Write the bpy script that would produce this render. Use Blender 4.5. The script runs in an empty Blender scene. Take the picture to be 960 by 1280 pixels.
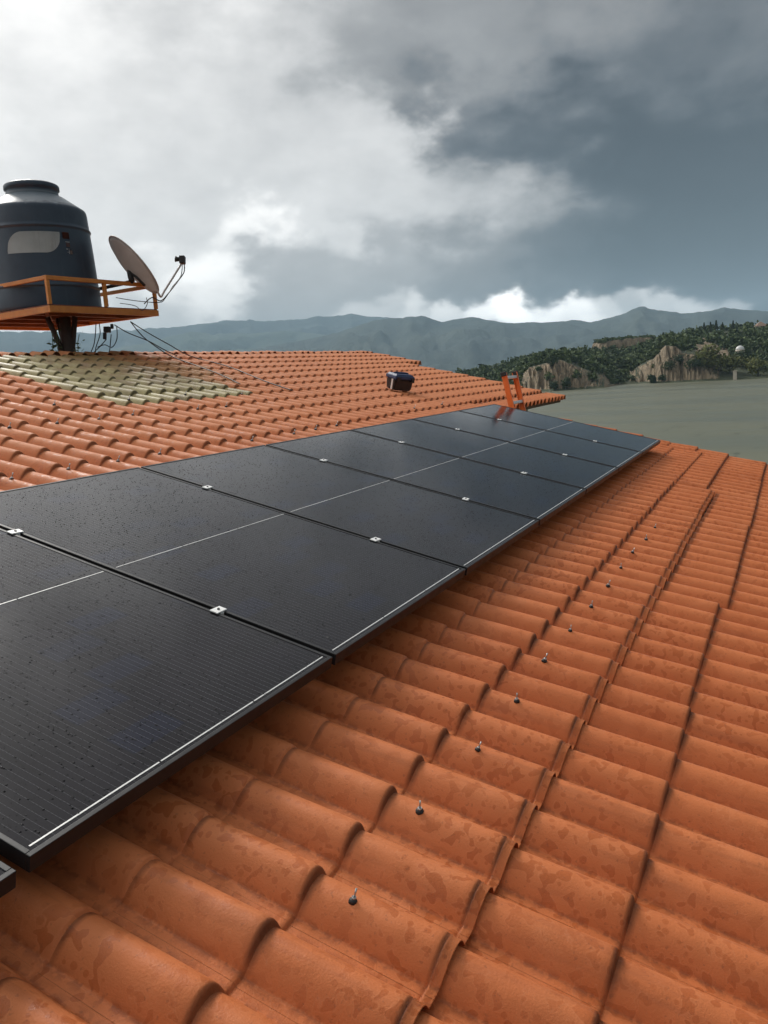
import bpy, bmesh, math, random
import numpy as np
from mathutils import Matrix, Vector, noise as mnoise

random.seed(7)
RNG = np.random.default_rng(7)
C = bpy.context.scene.collection
SC = bpy.context.scene
D2R = math.radians

# ------------------------------------------------------------------ camera
CAM = Vector((-0.82526, -1.17238, 11.00258))
RIGHT = Vector((0.4510807, -0.8901878, -0.0639676))
UP = Vector((0.1765308, 0.0187354, 0.9841168))
BACK = Vector((-0.8748503, -0.4552084, 0.1655968))
FPX = 1000.0                       # focal length in pixels of the 960x1280 photograph
cd = bpy.data.cameras.new("camera")
cam = bpy.data.objects.new("camera", cd)
C.objects.link(cam)
cam.matrix_world = Matrix(((RIGHT.x, UP.x, BACK.x, CAM.x), (RIGHT.y, UP.y, BACK.y, CAM.y),
                           (RIGHT.z, UP.z, BACK.z, CAM.z), (0, 0, 0, 1)))
cd.sensor_fit = 'VERTICAL'
cd.sensor_height = 36.0
cd.sensor_width = 27.0
cd.lens = 36.0 * FPX / 1280.0
cd.clip_start = 0.05
cd.clip_end = 40000
SC.camera = cam


def ray(px, py):
    """world direction seen at a photograph pixel, one metre of depth"""
    return RIGHT * ((px - 480) / FPX) - UP * ((py - 640) / FPX) - BACK


def at(px, py, depth):
    return CAM + ray(px, py) * depth


def at_z(px, py, z):
    d = ray(px, py)
    return CAM + d * ((z - CAM.z) / d.z)


def az_el(px, py):
    d = ray(px, py).normalized()
    return math.degrees(math.atan2(d.y, d.x)), math.degrees(math.asin(d.z))


# ------------------------------------------------------------------ world: overcast storm sky
SUN_AZ, SUN_EL = 58.0, 40.0        # world azimuth (from +X towards +Y) and elevation
world = bpy.data.worlds.new("World")
SC.world = world
world.use_nodes = True
wt = world.node_tree
wt.nodes.clear()


def wn(kind, **kw):
    n = wt.nodes.new(kind)
    for k, v in kw.items():
        setattr(n, k, v)
    return n


def plug(tree, sock, v):
    if isinstance(v, bpy.types.NodeSocket):
        tree.links.new(v, sock)
    else:
        sock.default_value = v


def wm(op, a, b=0.0, c=None, clamp=False):
    n = wn('ShaderNodeMath', operation=op, use_clamp=clamp)
    plug(wt, n.inputs[0], a)
    plug(wt, n.inputs[1], b)
    if c is not None:
        plug(wt, n.inputs[2], c)
    return n.outputs[0]


tc = wn('ShaderNodeTexCoord')
sep = wn('ShaderNodeSeparateXYZ')
wt.links.new(tc.outputs['Generated'], sep.inputs[0])
AZ = wm('MULTIPLY', wm('ARCTAN2', sep.outputs[1], sep.outputs[0]), 57.29578)
EL = wm('MULTIPLY', wm('ARCSINE', sep.outputs[2]), 57.29578)


def wnoise(scale, detail, rough, zs=1.0, off=0.0):
    mp = wn('ShaderNodeMapping')
    mp.inputs['Scale'].default_value = (1, 1, zs)
    mp.inputs['Location'].default_value = (off, off * 0.7, off * 1.3)
    wt.links.new(tc.outputs['Generated'], mp.inputs[0])
    n = wn('ShaderNodeTexNoise')
    n.inputs['Scale'].default_value = scale
    n.inputs['Detail'].default_value = detail
    n.inputs['Roughness'].default_value = rough
    wt.links.new(mp.outputs[0], n.inputs['Vector'])
    return n.outputs['Fac']


n1 = wnoise(11.0, 6, 0.54, 1.7, 3.1)
n2 = wnoise(11.0, 6, 0.54, 1.7, 9.7)
n3 = wnoise(3.2, 5, 0.6, 2.2, 21.0)
n4 = wnoise(16.0, 5, 0.6, 1.8, 31.0)
LOWDAMP = wm('MULTIPLY_ADD', wm('MULTIPLY', EL, 0.06, clamp=True), 0.86, 0.14)
WAMP = wm('MULTIPLY', LOWDAMP, 14.0)
AZW = wm('ADD', wm('MULTIPLY', AZ, 0.62), wm('MULTIPLY', wm('SUBTRACT', n1, 0.5), WAMP))
ELW = wm('ADD', EL, wm('MULTIPLY', wm('SUBTRACT', n2, 0.5), WAMP))
comb = wn('ShaderNodeCombineXYZ')
wt.links.new(AZW, comb.inputs[0])
wt.links.new(ELW, comb.inputs[1])

# cloud brightness where the photograph shows it: (pixel x, pixel y, linear value, size in degrees)
SKY = [(40, 40, .99, 2.6), (60, 170, .80, 2.6), (230, 180, .74, 2.4), (170, 60, .92, 1.8), (290, 40, .69, 1.6), (280, 120, .74, 1.8),
       (400, 50, .49, 1.6), (380, 130, .70, 1.5), (500, 50, .38, 1.6), (600, 60, .36, 1.7), (700, 50, .35, 1.8), (800, 45, .235, 1.5), (860, 60, .175, 1.3), (940, 50, .26, 1.4),
       (450, 165, .75, 1.2), (550, 150, .18, 1.15), (590, 115, .24, 1.1), (640, 160, .15, 1.3), (740, 150, .125, 1.8), (840, 160, .11, 2.0), (940, 170, .095, 2.0),
       (400, 235, .77, 1.4), (500, 235, .73, 1.3), (600, 235, .62, 1.3), (680, 245, .42, 1.1), (760, 240, .185, 1.3), (850, 250, .12, 1.6), (945, 250, .105, 1.8),
       (330, 290, 1.15, .7), (410, 302, .80, .6), (240, 342, 1.05, .8), (150, 300, .78, 1.4), (180, 395, .60, .9),
       (360, 335, .50, 1.0), (480, 325, .48, 1.0), (600, 325, .37, 1.1), (700, 320, .28, 1.1), (800, 320, .185, 1.1), (900, 318, .15, 1.0), (960, 330, .14, .9), (340, 388, .48, .7), (460, 388, .66, .5),
       (510, 391, .75, .36), (560, 391, .85, .36), (600, 391, 1.05, .36), (640, 391, 1.2, .40), (680, 392, 1.12, .36), (720, 392, 1.05, .40), (760, 388, .8, .36), (790, 380, .62, .38), (830, 384, .72, .34), (870, 383, .75, .34), (910, 382, .6, .34),
       (960, 385, .28, .5)]
EXPO = 0.76
HAZE_DENSITY, HAZE_TOP, HAZE_GLOW = 1.1e-4, 790.0, .28
pts = []
for px, py, L, s in SKY:
    a, e = az_el(px, py)
    # what the cloud itself must give so that this value is left after the damp air in front of it
    T = math.exp(-HAZE_DENSITY * min((HAZE_TOP - CAM.z) / math.sin(D2R(max(e, 1.5))), 12000))
    pts.append((a * 0.62, e, max((L / 2 ** EXPO - HAZE_GLOW * (1 - T)) / T, .018), s * (1.22 if e > 6.5 else 1.0)))
# the sky beyond the frame goes on: brighter towards the veiled sun, dark storm to the right
for a, e, L, s in [(78, 14, .80, 9), (64, 42, 1.25, 10), (36, 42, .30, 8), (5, 42, .20, 10), (-30, 15, .11, 10), (-35, 42, .16, 12),
                   (85, 70, 1.0, 16), (-60, 70, .28, 16), (125, 30, .95, 16), (-85, 28, .14, 16),
                   (180, 35, .30, 20), (-180, 35, .30, 20), (-130, 30, .17, 16)]:
    pts.append((a * 0.62, e, L, s))
num = None
den = None
for a, e, L, s in pts:
    dn = wn('ShaderNodeVectorMath', operation='DISTANCE')
    wt.links.new(comb.outputs[0], dn.inputs[0])
    dn.inputs[1].default_value = (a, e, 0)
    q = wm('MULTIPLY', dn.outputs['Value'], 1.0 / s)
    w = wm('POWER', 2.71828, wm('MULTIPLY', wm('MULTIPLY', q, q), -0.5))
    num = wm('MULTIPLY_ADD', w, L, num if num is not None else 0.4e-5)
    den = wm('ADD', w, den if den is not None else 1e-5)
LUM = wm('DIVIDE', num, den)
DET = wm('ADD', wm('MULTIPLY', wm('SUBTRACT', n3, 0.5), 0.26), wm('MULTIPLY', wm('SUBTRACT', n4, 0.5), 0.40))
LUM = wm('MULTIPLY', LUM, wm('ADD', 1.0, DET))
ramp = wn('ShaderNodeValToRGB')
ramp.color_ramp.elements[0].position = 0.0
ramp.color_ramp.elements[0].color = (0.90, 1.0, 1.10, 1)
ramp.color_ramp.elements[1].position = 0.8
ramp.color_ramp.elements[1].color = (1.0, 0.98, 0.95, 1)
mid_ = ramp.color_ramp.elements.new(.16)
mid_.color = (1.0, 0.995, 0.985, 1)
wt.links.new(LUM, ramp.inputs[0])
mulc = wn('ShaderNodeVectorMath', operation='SCALE')
wt.links.new(ramp.outputs[0], mulc.inputs[0])
wt.links.new(LUM, mulc.inputs['Scale'])
nish = wn('ShaderNodeTexSky', sky_type='NISHITA')
nish.sun_disc = False
nish.sun_elevation = D2R(SUN_EL)
nish.sun_rotation = D2R(90.0 - SUN_AZ)
bg1 = wn('ShaderNodeBackground')
bg1.inputs['Strength'].default_value = 0.08
wt.links.new(nish.outputs[0], bg1.inputs['Color'])
bg2 = wn('ShaderNodeBackground')
bg2.inputs['Strength'].default_value = 1.0
wt.links.new(mulc.outputs[0], bg2.inputs['Color'])
mixs = wn('ShaderNodeMixShader')
mixs.inputs[0].default_value = 0.96
wt.links.new(bg1.outputs[0], mixs.inputs[1])
wt.links.new(bg2.outputs[0], mixs.inputs[2])
world.cycles.sampling_method = 'MANUAL'
world.cycles.sample_map_resolution = 256
wo = wn('ShaderNodeOutputWorld')
wt.links.new(mixs.outputs[0], wo.inputs['Surface'])

sd = bpy.data.lights.new("sun", 'SUN')
sd.energy = 1.5
sd.angle = D2R(15)
sd.color = (1.0, 0.96, 0.90)
sun = bpy.data.objects.new("sun", sd)
C.objects.link(sun)
sdir = Vector((math.cos(D2R(SUN_AZ)) * math.cos(D2R(SUN_EL)), math.sin(D2R(SUN_AZ)) * math.cos(D2R(SUN_EL)), math.sin(D2R(SUN_EL))))
sun.rotation_euler = sdir.to_track_quat('Z', 'Y').to_euler()
sun.location = (0, 0, 40)

SC.render.engine = 'CYCLES'
SC.cycles.use_denoising = True
SC.cycles.use_adaptive_sampling = True
SC.cycles.adaptive_threshold = 0.02
SC.cycles.max_bounces = 6
SC.cycles.diffuse_bounces = 2
SC.cycles.glossy_bounces = 3
SC.cycles.volume_bounces = 0
SC.view_settings.view_transform = 'Standard'
SC.view_settings.look = 'None'
SC.view_settings.exposure = EXPO
SC.view_settings.gamma = 1.0

# ------------------------------------------------------------------ material helper


class Mat:
    def __init__(self, name, color=(.5, .5, .5), rough=.5, metal=0.0, spec=0.5):
        self.m = bpy.data.materials.new(name)
        self.m.use_nodes = True
        self.t = self.m.node_tree
        self.b = self.t.nodes['Principled BSDF']
        self.b.inputs['Base Color'].default_value = (*color, 1)
        self.b.inputs['Roughness'].default_value = rough
        self.b.inputs['Metallic'].default_value = metal
        self.b.inputs['Specular IOR Level'].default_value = spec

    def n(self, kind, **kw):
        n = self.t.nodes.new(kind)
        for k, v in kw.items():
            setattr(n, k, v)
        return n

    def link(self, a, b):
        self.t.links.new(a, b)

    def math(self, op, a, b=0.0, c=None, clamp=False):
        n = self.n('ShaderNodeMath', operation=op, use_clamp=clamp)
        plug(self.t, n.inputs[0], a)
        plug(self.t, n.inputs[1], b)
        if c is not None:
            plug(self.t, n.inputs[2], c)
        return n.outputs[0]

    def pos(self, scale=(1, 1, 1), loc=(0, 0, 0), rot=(0, 0, 0), src='world'):
        if src == 'world':
            s = self.n('ShaderNodeNewGeometry').outputs['Position']
        else:
            s = self.n('ShaderNodeTexCoord').outputs['Object']
        mp = self.n('ShaderNodeMapping')
        mp.inputs['Scale'].default_value = scale
        mp.inputs['Location'].default_value = loc
        mp.inputs['Rotation'].default_value = rot
        self.link(s, mp.inputs[0])
        return mp.outputs[0]

    def noise(self, vec, scale, detail=3, rough=.5, dist=0.0):
        n = self.n('ShaderNodeTexNoise')
        n.inputs['Scale'].default_value = scale
        n.inputs['Detail'].default_value = detail
        n.inputs['Roughness'].default_value = rough
        n.inputs['Distortion'].default_value = dist
        self.link(vec, n.inputs['Vector'])
        return n.outputs['Fac']

    def ramp(self, fac, stops):
        r = self.n('ShaderNodeValToRGB')
        els = r.color_ramp.elements
        while len(els) < len(stops):
            els.new(0.5)
        for e, (p, c) in zip(els, stops):
            e.position = p
            e.color = (*c, 1) if len(c) == 3 else c
        self.link(fac, r.inputs[0])
        return r.outputs[0]

    def step(self, fac, lo, hi):
        n = self.n('ShaderNodeMapRange', interpolation_type='SMOOTHSTEP')
        plug(self.t, n.inputs[0], fac)
        n.inputs[1].default_value = lo
        n.inputs[2].default_value = hi
        return n.outputs[0]

    def mix(self, fac, a, b):
        n = self.n('ShaderNodeMix', data_type='RGBA')
        plug(self.t, n.inputs[0], fac)
        for s, v in ((n.inputs[6], a), (n.inputs[7], b)):
            if isinstance(v, bpy.types.NodeSocket):
                self.link(v, s)
            else:
                s.default_value = (*v, 1)
        return n.outputs[2]

    def color(self, s):
        self.link(s, self.b.inputs['Base Color'])

    def rough(self, s):
        self.link(s, self.b.inputs['Roughness'])

    def bump(self, h, strength=.3, dist=.01):
        n = self.n('ShaderNodeBump')
        n.inputs['Strength'].default_value = strength
        n.inputs['Distance'].default_value = dist
        self.link(h, n.inputs['Height'])
        self.link(n.outputs[0], self.b.inputs['Normal'])


def weathered(name, c1, c2, rough=.5, scale=6.0, metal=0.0, bump=.15, src='world'):
    m = Mat(name, c1, rough, metal)
    p = m.pos(src=src)
    f = m.noise(p, scale, 5, .6)
    m.color(m.ramp(f, [(.3, c1), (.7, c2)]))
    m.rough(m.math('MULTIPLY_ADD', m.noise(p, scale * 3, 3), .3, rough - .15))
    m.bump(m.noise(p, scale * 12, 3), bump, .004)
    return m.m


# ------------------------------------------------------------------ mesh helpers


def add_box(bm, c, size, mat=None, bevel=0.0):
    """box centred at c with full size; mat = optional 3x3 orientation"""
    v = []
    hx, hy, hz = size[0] / 2, size[1] / 2, size[2] / 2
    c = Vector(c)
    for x, y, z in ((-1, -1, -1), (1, -1, -1), (1, 1, -1), (-1, 1, -1), (-1, -1, 1), (1, -1, 1), (1, 1, 1), (-1, 1, 1)):
        p = Vector((x * hx, y * hy, z * hz))
        if mat is not None:
            p = mat @ p
        v.append(bm.verts.new(c + p))
    fs = [bm.faces.new([v[i] for i in f]) for f in ((0, 3, 2, 1), (4, 5, 6, 7), (0, 1, 5, 4), (1, 2, 6, 5), (2, 3, 7, 6), (3, 0, 4, 7))]
    if bevel:
        es = list({e for f in fs for e in f.edges})
        bmesh.ops.bevel(bm, geom=es, offset=bevel, segments=2, affect='EDGES', profile=.5)
    return v


def smooth_path(pts, sub=6):
    pts = [Vector(p) for p in pts]
    if len(pts) < 3:
        return pts
    out = []
    for i in range(len(pts) - 1):
        p0 = pts[max(i - 1, 0)]
        p1, p2 = pts[i], pts[i + 1]
        p3 = pts[min(i + 2, len(pts) - 1)]
        for k in range(sub):
            t = k / sub
            out.append(.5 * ((2 * p1) + (p2 - p0) * t + (2 * p0 - 5 * p1 + 4 * p2 - p3) * t * t + (3 * p1 - p0 - 3 * p2 + p3) * t ** 3))
    out.append(pts[-1])
    return out


def add_tube(bm, pts, r, seg=8, cap=True):
    pts = [Vector(p) for p in pts]
    rings = []
    ref = Vector((0, 0, 1))
    d0 = (pts[1] - pts[0]).normalized()
    if abs(d0.dot(ref)) > .95:
        ref = Vector((1, 0, 0))
    for i, p in enumerate(pts):
        d = (pts[min(i + 1, len(pts) - 1)] - pts[max(i - 1, 0)]).normalized()
        a = d.cross(ref).normalized()
        b = a.cross(d).normalized()
        ref = b if abs(d.dot(b)) < .9 else ref
        rr = r[i] if isinstance(r, (list, tuple)) else r
        rings.append([bm.verts.new(p + (a * math.cos(2 * math.pi * k / seg) + b * math.sin(2 * math.pi * k / seg)) * rr) for k in range(seg)])
    for i in range(len(rings) - 1):
        for k in range(seg):
            f = bm.faces.new((rings[i][k], rings[i][(k + 1) % seg], rings[i + 1][(k + 1) % seg], rings[i + 1][k]))
            f.smooth = True
    if cap:
        bm.faces.new(rings[0][::-1])
        bm.faces.new(rings[-1])


def add_lathe(bm, prof, seg=48, z0=0.0):
    rings = []
    for r, z in prof:
        rings.append([bm.verts.new((r * math.cos(2 * math.pi * k / seg), r * math.sin(2 * math.pi * k / seg), z + z0)) for k in range(seg)])
    for i in range(len(rings) - 1):
        for k in range(seg):
            f = bm.faces.new((rings[i][k], rings[i][(k + 1) % seg], rings[i + 1][(k + 1) % seg], rings[i + 1][k]))
            f.smooth = True
    bm.faces.new(rings[0][::-1])
    bm.faces.new(rings[-1])


def link(name, data, mats, parent=None):
    o = bpy.data.objects.new(name, data)
    C.objects.link(o)
    if mats is not None:
        for m in (mats if isinstance(mats, (list, tuple)) else [mats]):
            if not any(x == m for x in data.materials):
                data.materials.append(m)
    if parent is not None:
        o.parent = parent
    return o


def obj(name, bm, mats, parent=None):
    me = bpy.data.meshes.new(name)
    bmesh.ops.recalc_face_normals(bm, faces=bm.faces)
    bm.to_mesh(me)
    bm.free()
    return link(name, me, mats, parent)


def mesh_np(name, V, F, smooth=True):
    me = bpy.data.meshes.new(name)
    V = np.asarray(V, np.float32)
    F = np.asarray(F, np.int32)
    me.vertices.add(len(V))
    me.vertices.foreach_set('co', V.ravel())
    k = F.shape[1]
    me.loops.add(F.size)
    me.loops.foreach_set('vertex_index', F.ravel())
    me.polygons.add(len(F))
    me.polygons.foreach_set('loop_start', np.arange(0, F.size, k, dtype=np.int32))
    me.polygons.foreach_set('loop_total', np.full(len(F), k, np.int32))
    me.polygons.foreach_set('use_smooth', np.full(len(F), smooth))
    me.update()
    me.validate()
    return me


def tag(o, label=None, cat=None, group=None, kind=None):
    for k, v in (('label', label), ('category', cat), ('group', group), ('kind', kind)):
        if v:
            o[k] = v
    return o


def thing(name, label, cat, mat=None, group=None):
    o = bpy.data.objects.new(name, None)
    o.empty_display_size = .2
    C.objects.link(o)
    if mat is not None:
        o.matrix_world = mat
    return tag(o, label, cat, group)


def fbm(x, y, z=0.0, octv=5):
    return mnoise.fractal(Vector((x, y, z)), 1.0, 2.0, octv)


# ------------------------------------------------------------------ roof frame: u along the ridge, v up the slope, n off the slope
SLOPE = 0.2459699
O = Vector((0, 0, 10.22))
ROOF = Matrix.Translation(O) @ Matrix.Rotation(SLOPE, 4, 'X')
ROOF_INV = ROOF.inverted()
PITCH, COURSE = 0.1715, 0.29
N0 = -0.168                          # valley level of the tile sheets; the panel faces lie at n = 0
PP, PW, PH = 1.06, 1.04, 1.751     # panel spacing, width, length
CAMR = ROOF_INV @ CAM


def roof_px(px, py, n=-0.10):
    d = (ROOF_INV.to_3x3() @ ray(px, py))
    return CAMR + d * ((n - CAMR.z) / d.z)


# ---------------- materials of the roof
def tile_material():
    m = Mat("terracotta_sheet", (.4, .15, .08), .5)
    p = m.pos()
    big = m.noise(p, 0.9, 4, .55)
    base = m.ramp(big, [(.28, (.50, .142, .047)), (.5, (.56, .168, .058)), (.72, (.60, .196, .074))])
    mid = m.noise(p, 7, 2, .6)
    base = m.mix(m.math('MULTIPLY', m.step(mid, .45, .75), .22), base, (.63, .235, .10))
    # the upper slope has faded paler
    spz = m.n('ShaderNodeSeparateXYZ')
    m.link(p, spz.inputs[0])
    fade = m.step(m.math('ADD', spz.outputs[1], m.math('MULTIPLY', mid, .8)), 1.6, 3.2)
    base = m.mix(m.math('MULTIPLY', fade, .6), base, (.64, .265, .125))
    # wet blotches with crisp edges, between drying patches
    bn = m.noise(p, 33, 1.0, .45, .3)
    b1 = m.step(bn, .575, .605)
    tide = m.math('MULTIPLY', m.step(bn, .555, .570), m.math('SUBTRACT', 1.0, m.step(bn, .572, .582)))
    vor = m.n('ShaderNodeTexVoronoi', feature='F1')
    vor.inputs['Scale'].default_value = 40
    vor.inputs['Randomness'].default_value = 1.0
    m.link(p, vor.inputs['Vector'])
    wob = m.math('MULTIPLY_ADD', m.noise(p, 26, 1), .62, vor.outputs['Distance'])
    b2 = m.math('SUBTRACT', 1.0, m.step(wob, .53, .57))
    area = m.step(m.noise(p, 2.2, 2, .6), .40, .58)
    wet = m.math('MULTIPLY', m.math('MAXIMUM', b1, m.math('MULTIPLY', b2, .85)), m.math('MULTIPLY_ADD', area, .7, .3))
    base = m.mix(m.math('MULTIPLY', tide, .13), base, (.66, .30, .16))
    base = m.mix(m.math('MULTIPLY', wet, m.math('MULTIPLY_ADD', fade, -.35, .62)), base, (.39, .095, .026))
    # run marks down the slope, specks of dirt, a grimy line along every step, painted shade in open mouths
    run = m.step(m.noise(m.pos(scale=(26, 1.6, 6)), 1.0, 3, .6), .56, .72)
    base = m.mix(m.math('MULTIPLY', run, .32), base, (.32, .095, .04))
    sp = m.step(m.noise(p, 90, 2, .6), .64, .72)
    base = m.mix(m.math('MULTIPLY', sp, .30), base, (.16, .06, .035))
    at_ = m.n('ShaderNodeAttribute', attribute_name='grime_shade')
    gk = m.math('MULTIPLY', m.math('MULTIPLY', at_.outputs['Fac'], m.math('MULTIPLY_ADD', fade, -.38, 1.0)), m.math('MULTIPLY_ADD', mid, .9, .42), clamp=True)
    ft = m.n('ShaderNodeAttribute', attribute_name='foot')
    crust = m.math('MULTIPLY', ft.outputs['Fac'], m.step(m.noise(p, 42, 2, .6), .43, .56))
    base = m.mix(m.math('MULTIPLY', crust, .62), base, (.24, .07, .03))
    # green-brown moss spreading from the translucent sheets
    dm = m.n('ShaderNodeVectorMath', operation='DISTANCE')
    m.link(p, dm.inputs[0])
    dm.inputs[1].default_value = tuple(ROOF @ Vector((5.2, 4.75, N0)))
    moss = m.math('SUBTRACT', 1.0, m.step(m.math('ADD', dm.outputs['Value'], m.math('MULTIPLY', m.math('SUBTRACT', mid, .5), 1.6)), .55, 1.25))
    base = m.mix(m.math('MULTIPLY', moss, .6), base, (.25, .185, .085))
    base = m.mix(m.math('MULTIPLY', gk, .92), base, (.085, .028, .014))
    m.color(base)
    m.rough(m.math('ADD', m.math('SUBTRACT', .53, m.math('MULTIPLY', wet, .18)), m.math('MULTIPLY', fade, .16)))
    m.b.inputs['Specular IOR Level'].default_value = .20
    h = m.math('MULTIPLY_ADD', m.noise(p, 11, 1, .5), 1.0, m.math('MULTIPLY', m.noise(p, 210, 2, .65), .16))
    m.bump(h, .55, .010)
    return m.m


M_TILE = tile_material()


def skylight_material():
    m = Mat("translucent_sheet", (.42, .40, .22), .5)
    p = m.pos()
    f = m.noise(p, 5, 5, .65)
    c = m.ramp(f, [(.30, (.21, .16, .055)), (.48, (.34, .275, .105)), (.72, (.47, .40, .175))])
    g = m.step(m.noise(p, 2.1, 4, .6), .5, .7)
    c = m.mix(m.math('MULTIPLY', g, .7), c, (.20, .14, .065))
    dm = m.n('ShaderNodeVectorMath', operation='DISTANCE')
    m.link(p, dm.inputs[0])
    dm.inputs[1].default_value = tuple(ROOF @ Vector((5.5, 5.0, N0)))
    moss = m.math('SUBTRACT', 1.0, m.step(m.math('ADD', dm.outputs['Value'], m.math('MULTIPLY', m.math('SUBTRACT', f, .5), 2.4)), .5, 1.5))
    c = m.mix(m.math('MULTIPLY', moss, .75), c, (.26, .15, .065))
    at_ = m.n('ShaderNodeAttribute', attribute_name='grime_shade')
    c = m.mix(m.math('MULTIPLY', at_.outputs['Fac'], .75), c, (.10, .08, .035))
    m.color(c)
    m.bump(m.noise(p, 60, 2, .6), .3, .006)
    return m.m


M_SKYL = skylight_material()
M_DECK = weathered("roof_timber", (.10, .055, .03), (.16, .09, .05), .8, 5)
M_WALL = weathered("painted_render", (.55, .47, .36), (.62, .55, .44), .8, 3)
M_STEEL = weathered("galvanised_steel", (.42, .42, .42), (.55, .55, .54), .35, 30, .85)
M_BLACK = weathered("black_rubber", (.010, .010, .011), (.02, .02, .02), .55, 20)

# ---------------- tile meshes
HW = .064                            # half width of one barrel


HLO, HUP, BLO = .062, .050, .007      # barrel height at the lip and at the head, lift of the lip


def barrel(x):
    a = np.clip(np.abs(x) / HW, 0, 1)
    return (1 - a ** 2.2) ** 1.15


_h = [.012, .024, .035, .044, .052, .0575, .0615, .064, .070]
XS = np.array([-.5 * PITCH] + [-x for x in _h[::-1]] + [0] + _h + [.5 * PITCH])


def tile_arrays(kind):
    """one barrel of one course: y = 0 at its lower lip, rising to the lip of the course above;
    third result: grimy step edge, and shade painted inside the open mouths, per vertex"""
    P = barrel(XS)
    hl, bl = (HLO, BLO) if kind != 'soft' else (HUP + .005, .003)

    def surf(y, lift=0.0):
        t = y / COURSE
        return np.stack([XS, np.full_like(XS, y), bl * (1 - t) + (hl + (HUP - hl) * t) * P + lift], 1)

    low = np.stack([XS, np.zeros_like(XS), HUP * P], 1)     # surface of the course below, under the lip
    step = surf(0)[:, 2] - low[:, 2]

    def face(y, f, lift=0.0):
        return np.stack([XS, np.full_like(XS, y), low[:, 2] + step * f + lift], 1)

    rows, gr = [], []

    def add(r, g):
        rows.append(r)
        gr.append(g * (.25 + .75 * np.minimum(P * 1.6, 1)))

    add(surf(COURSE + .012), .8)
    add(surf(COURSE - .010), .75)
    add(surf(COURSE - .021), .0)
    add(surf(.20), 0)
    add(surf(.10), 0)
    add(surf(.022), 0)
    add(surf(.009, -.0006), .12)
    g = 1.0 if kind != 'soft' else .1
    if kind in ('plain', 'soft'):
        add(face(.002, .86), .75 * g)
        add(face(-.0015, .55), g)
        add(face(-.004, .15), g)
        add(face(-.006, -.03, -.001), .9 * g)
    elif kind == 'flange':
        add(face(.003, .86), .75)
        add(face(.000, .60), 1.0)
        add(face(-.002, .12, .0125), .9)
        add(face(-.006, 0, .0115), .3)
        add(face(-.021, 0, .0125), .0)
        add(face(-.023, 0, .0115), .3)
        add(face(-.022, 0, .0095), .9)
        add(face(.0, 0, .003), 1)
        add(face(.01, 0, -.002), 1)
    elif kind == 'mouth':  # inner faces coloured dark, standing in for the shade inside the opening
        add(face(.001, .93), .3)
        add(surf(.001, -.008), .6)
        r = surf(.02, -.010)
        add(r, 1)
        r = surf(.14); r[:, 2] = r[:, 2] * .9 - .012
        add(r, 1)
    V = np.concatenate(rows)
    nx = len(XS)
    F = []
    for i in range(len(rows) - 1):
        for j in range(nx - 1):
            a = i * nx + j
            F.append((a, a + nx, a + nx + 1, a + 1))
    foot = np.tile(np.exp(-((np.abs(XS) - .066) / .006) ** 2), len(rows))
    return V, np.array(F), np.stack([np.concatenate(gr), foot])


def set_grime_shade(me, g):
    for nm, vals in (('grime_shade', g[0]), ('foot', g[1])):
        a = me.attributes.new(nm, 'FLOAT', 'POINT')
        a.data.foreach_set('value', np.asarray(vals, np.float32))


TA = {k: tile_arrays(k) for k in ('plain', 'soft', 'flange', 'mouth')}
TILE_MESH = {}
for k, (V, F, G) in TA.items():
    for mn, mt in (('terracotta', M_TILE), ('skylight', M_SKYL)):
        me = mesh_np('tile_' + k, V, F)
        set_grime_shade(me, G)
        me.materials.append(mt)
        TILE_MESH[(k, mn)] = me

tiles = []                           # (u, v, n, kind, material)
for k in range(-5, 20):
    v0 = -.36 + COURSE * k
    lower = k < 8
    notch = k in (6, 7)
    u0 = .565 if lower else .525
    uhi = (8.06 if notch else 8.45) if lower else (11.05 if k < 17 else 11.70)
    for j in range(-22, 66):
        u = u0 + PITCH * j
        if u < -3.0 or u > uhi:
            continue
        kind = 'plain'
        dv = 0.0
        dn = 0.0
        if k == 1:
            kind = 'soft'
        if k == -1:
            kind = 'flange'
            if u > 5.98:
                dv = .055
                kind = 'plain'
                dn = .004
        if k <= -2 and u > 3.06:
            dv = -.038
        if k in (0, 1, 2, 3) and u > 7.95:
            dv = .075
            dn = .006
        if k == -5 or (k == 8 and u > 8.06):
            kind = 'mouth'
            if k == 8:
                dv = -.08
        if k == 7 and u > 7.6:
            dn = .004
        if k >= 17 and u > 11.05 and k == 17:
            kind = 'mouth'
        if k in (12, 13) and u > 8.9:
            dv = .02
        mt = 'skylight' if (3.76 < u < 5.46 and 3.3 < v0 < 5.25) else 'terracotta'
        if k == 14 and 3.7 < u < 5.5:
            dn += .006
        sh = random.Random((j + 22) // 6 * 131 + (k + 5) // 4 * 17)
        dv += sh.uniform(-.007, .007)
        dn += sh.uniform(-.0025, .0025)
        ys = 1.34 if (k == -2 and u > 5.98) else (1.28 if (k == -1 and u > 7.95 or k == 0 and u > 7.95 and False) else 1.0)
        tiles.append((u, v0 + dv, N0 + dn + .0012 * math.sin(u * 3.1 + k), kind, mt, ys))


def shown(u, v, n):
    d = Vector((u, v, n)) - CAMR
    w = ROOF.to_3x3() @ d
    z = -w.dot(BACK)
    if z < .2:
        return 0.0
    x, y = 480 + FPX * w.dot(RIGHT) / z, 640 - FPX * w.dot(UP) / z
    if not (-20 < x < 980 and 400 < y < 1310):
        return 0.0
    t = (0 - CAMR.z) / d.z
    q = CAMR + d * t
    if -1.06 < q.x < 7.42 and 0 < q.y < PH and t < 1:
        return 0.0
    return 1.0 / z ** 2 * abs(d.normalized().z)


rank = sorted([(shown(t[0], t[1] + .12, t[2] + .03), i) for i, t in enumerate(tiles) if t[4] == 'terracotta'], reverse=True)
single = {i for a, i in rank[:300] if a > 0}

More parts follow.
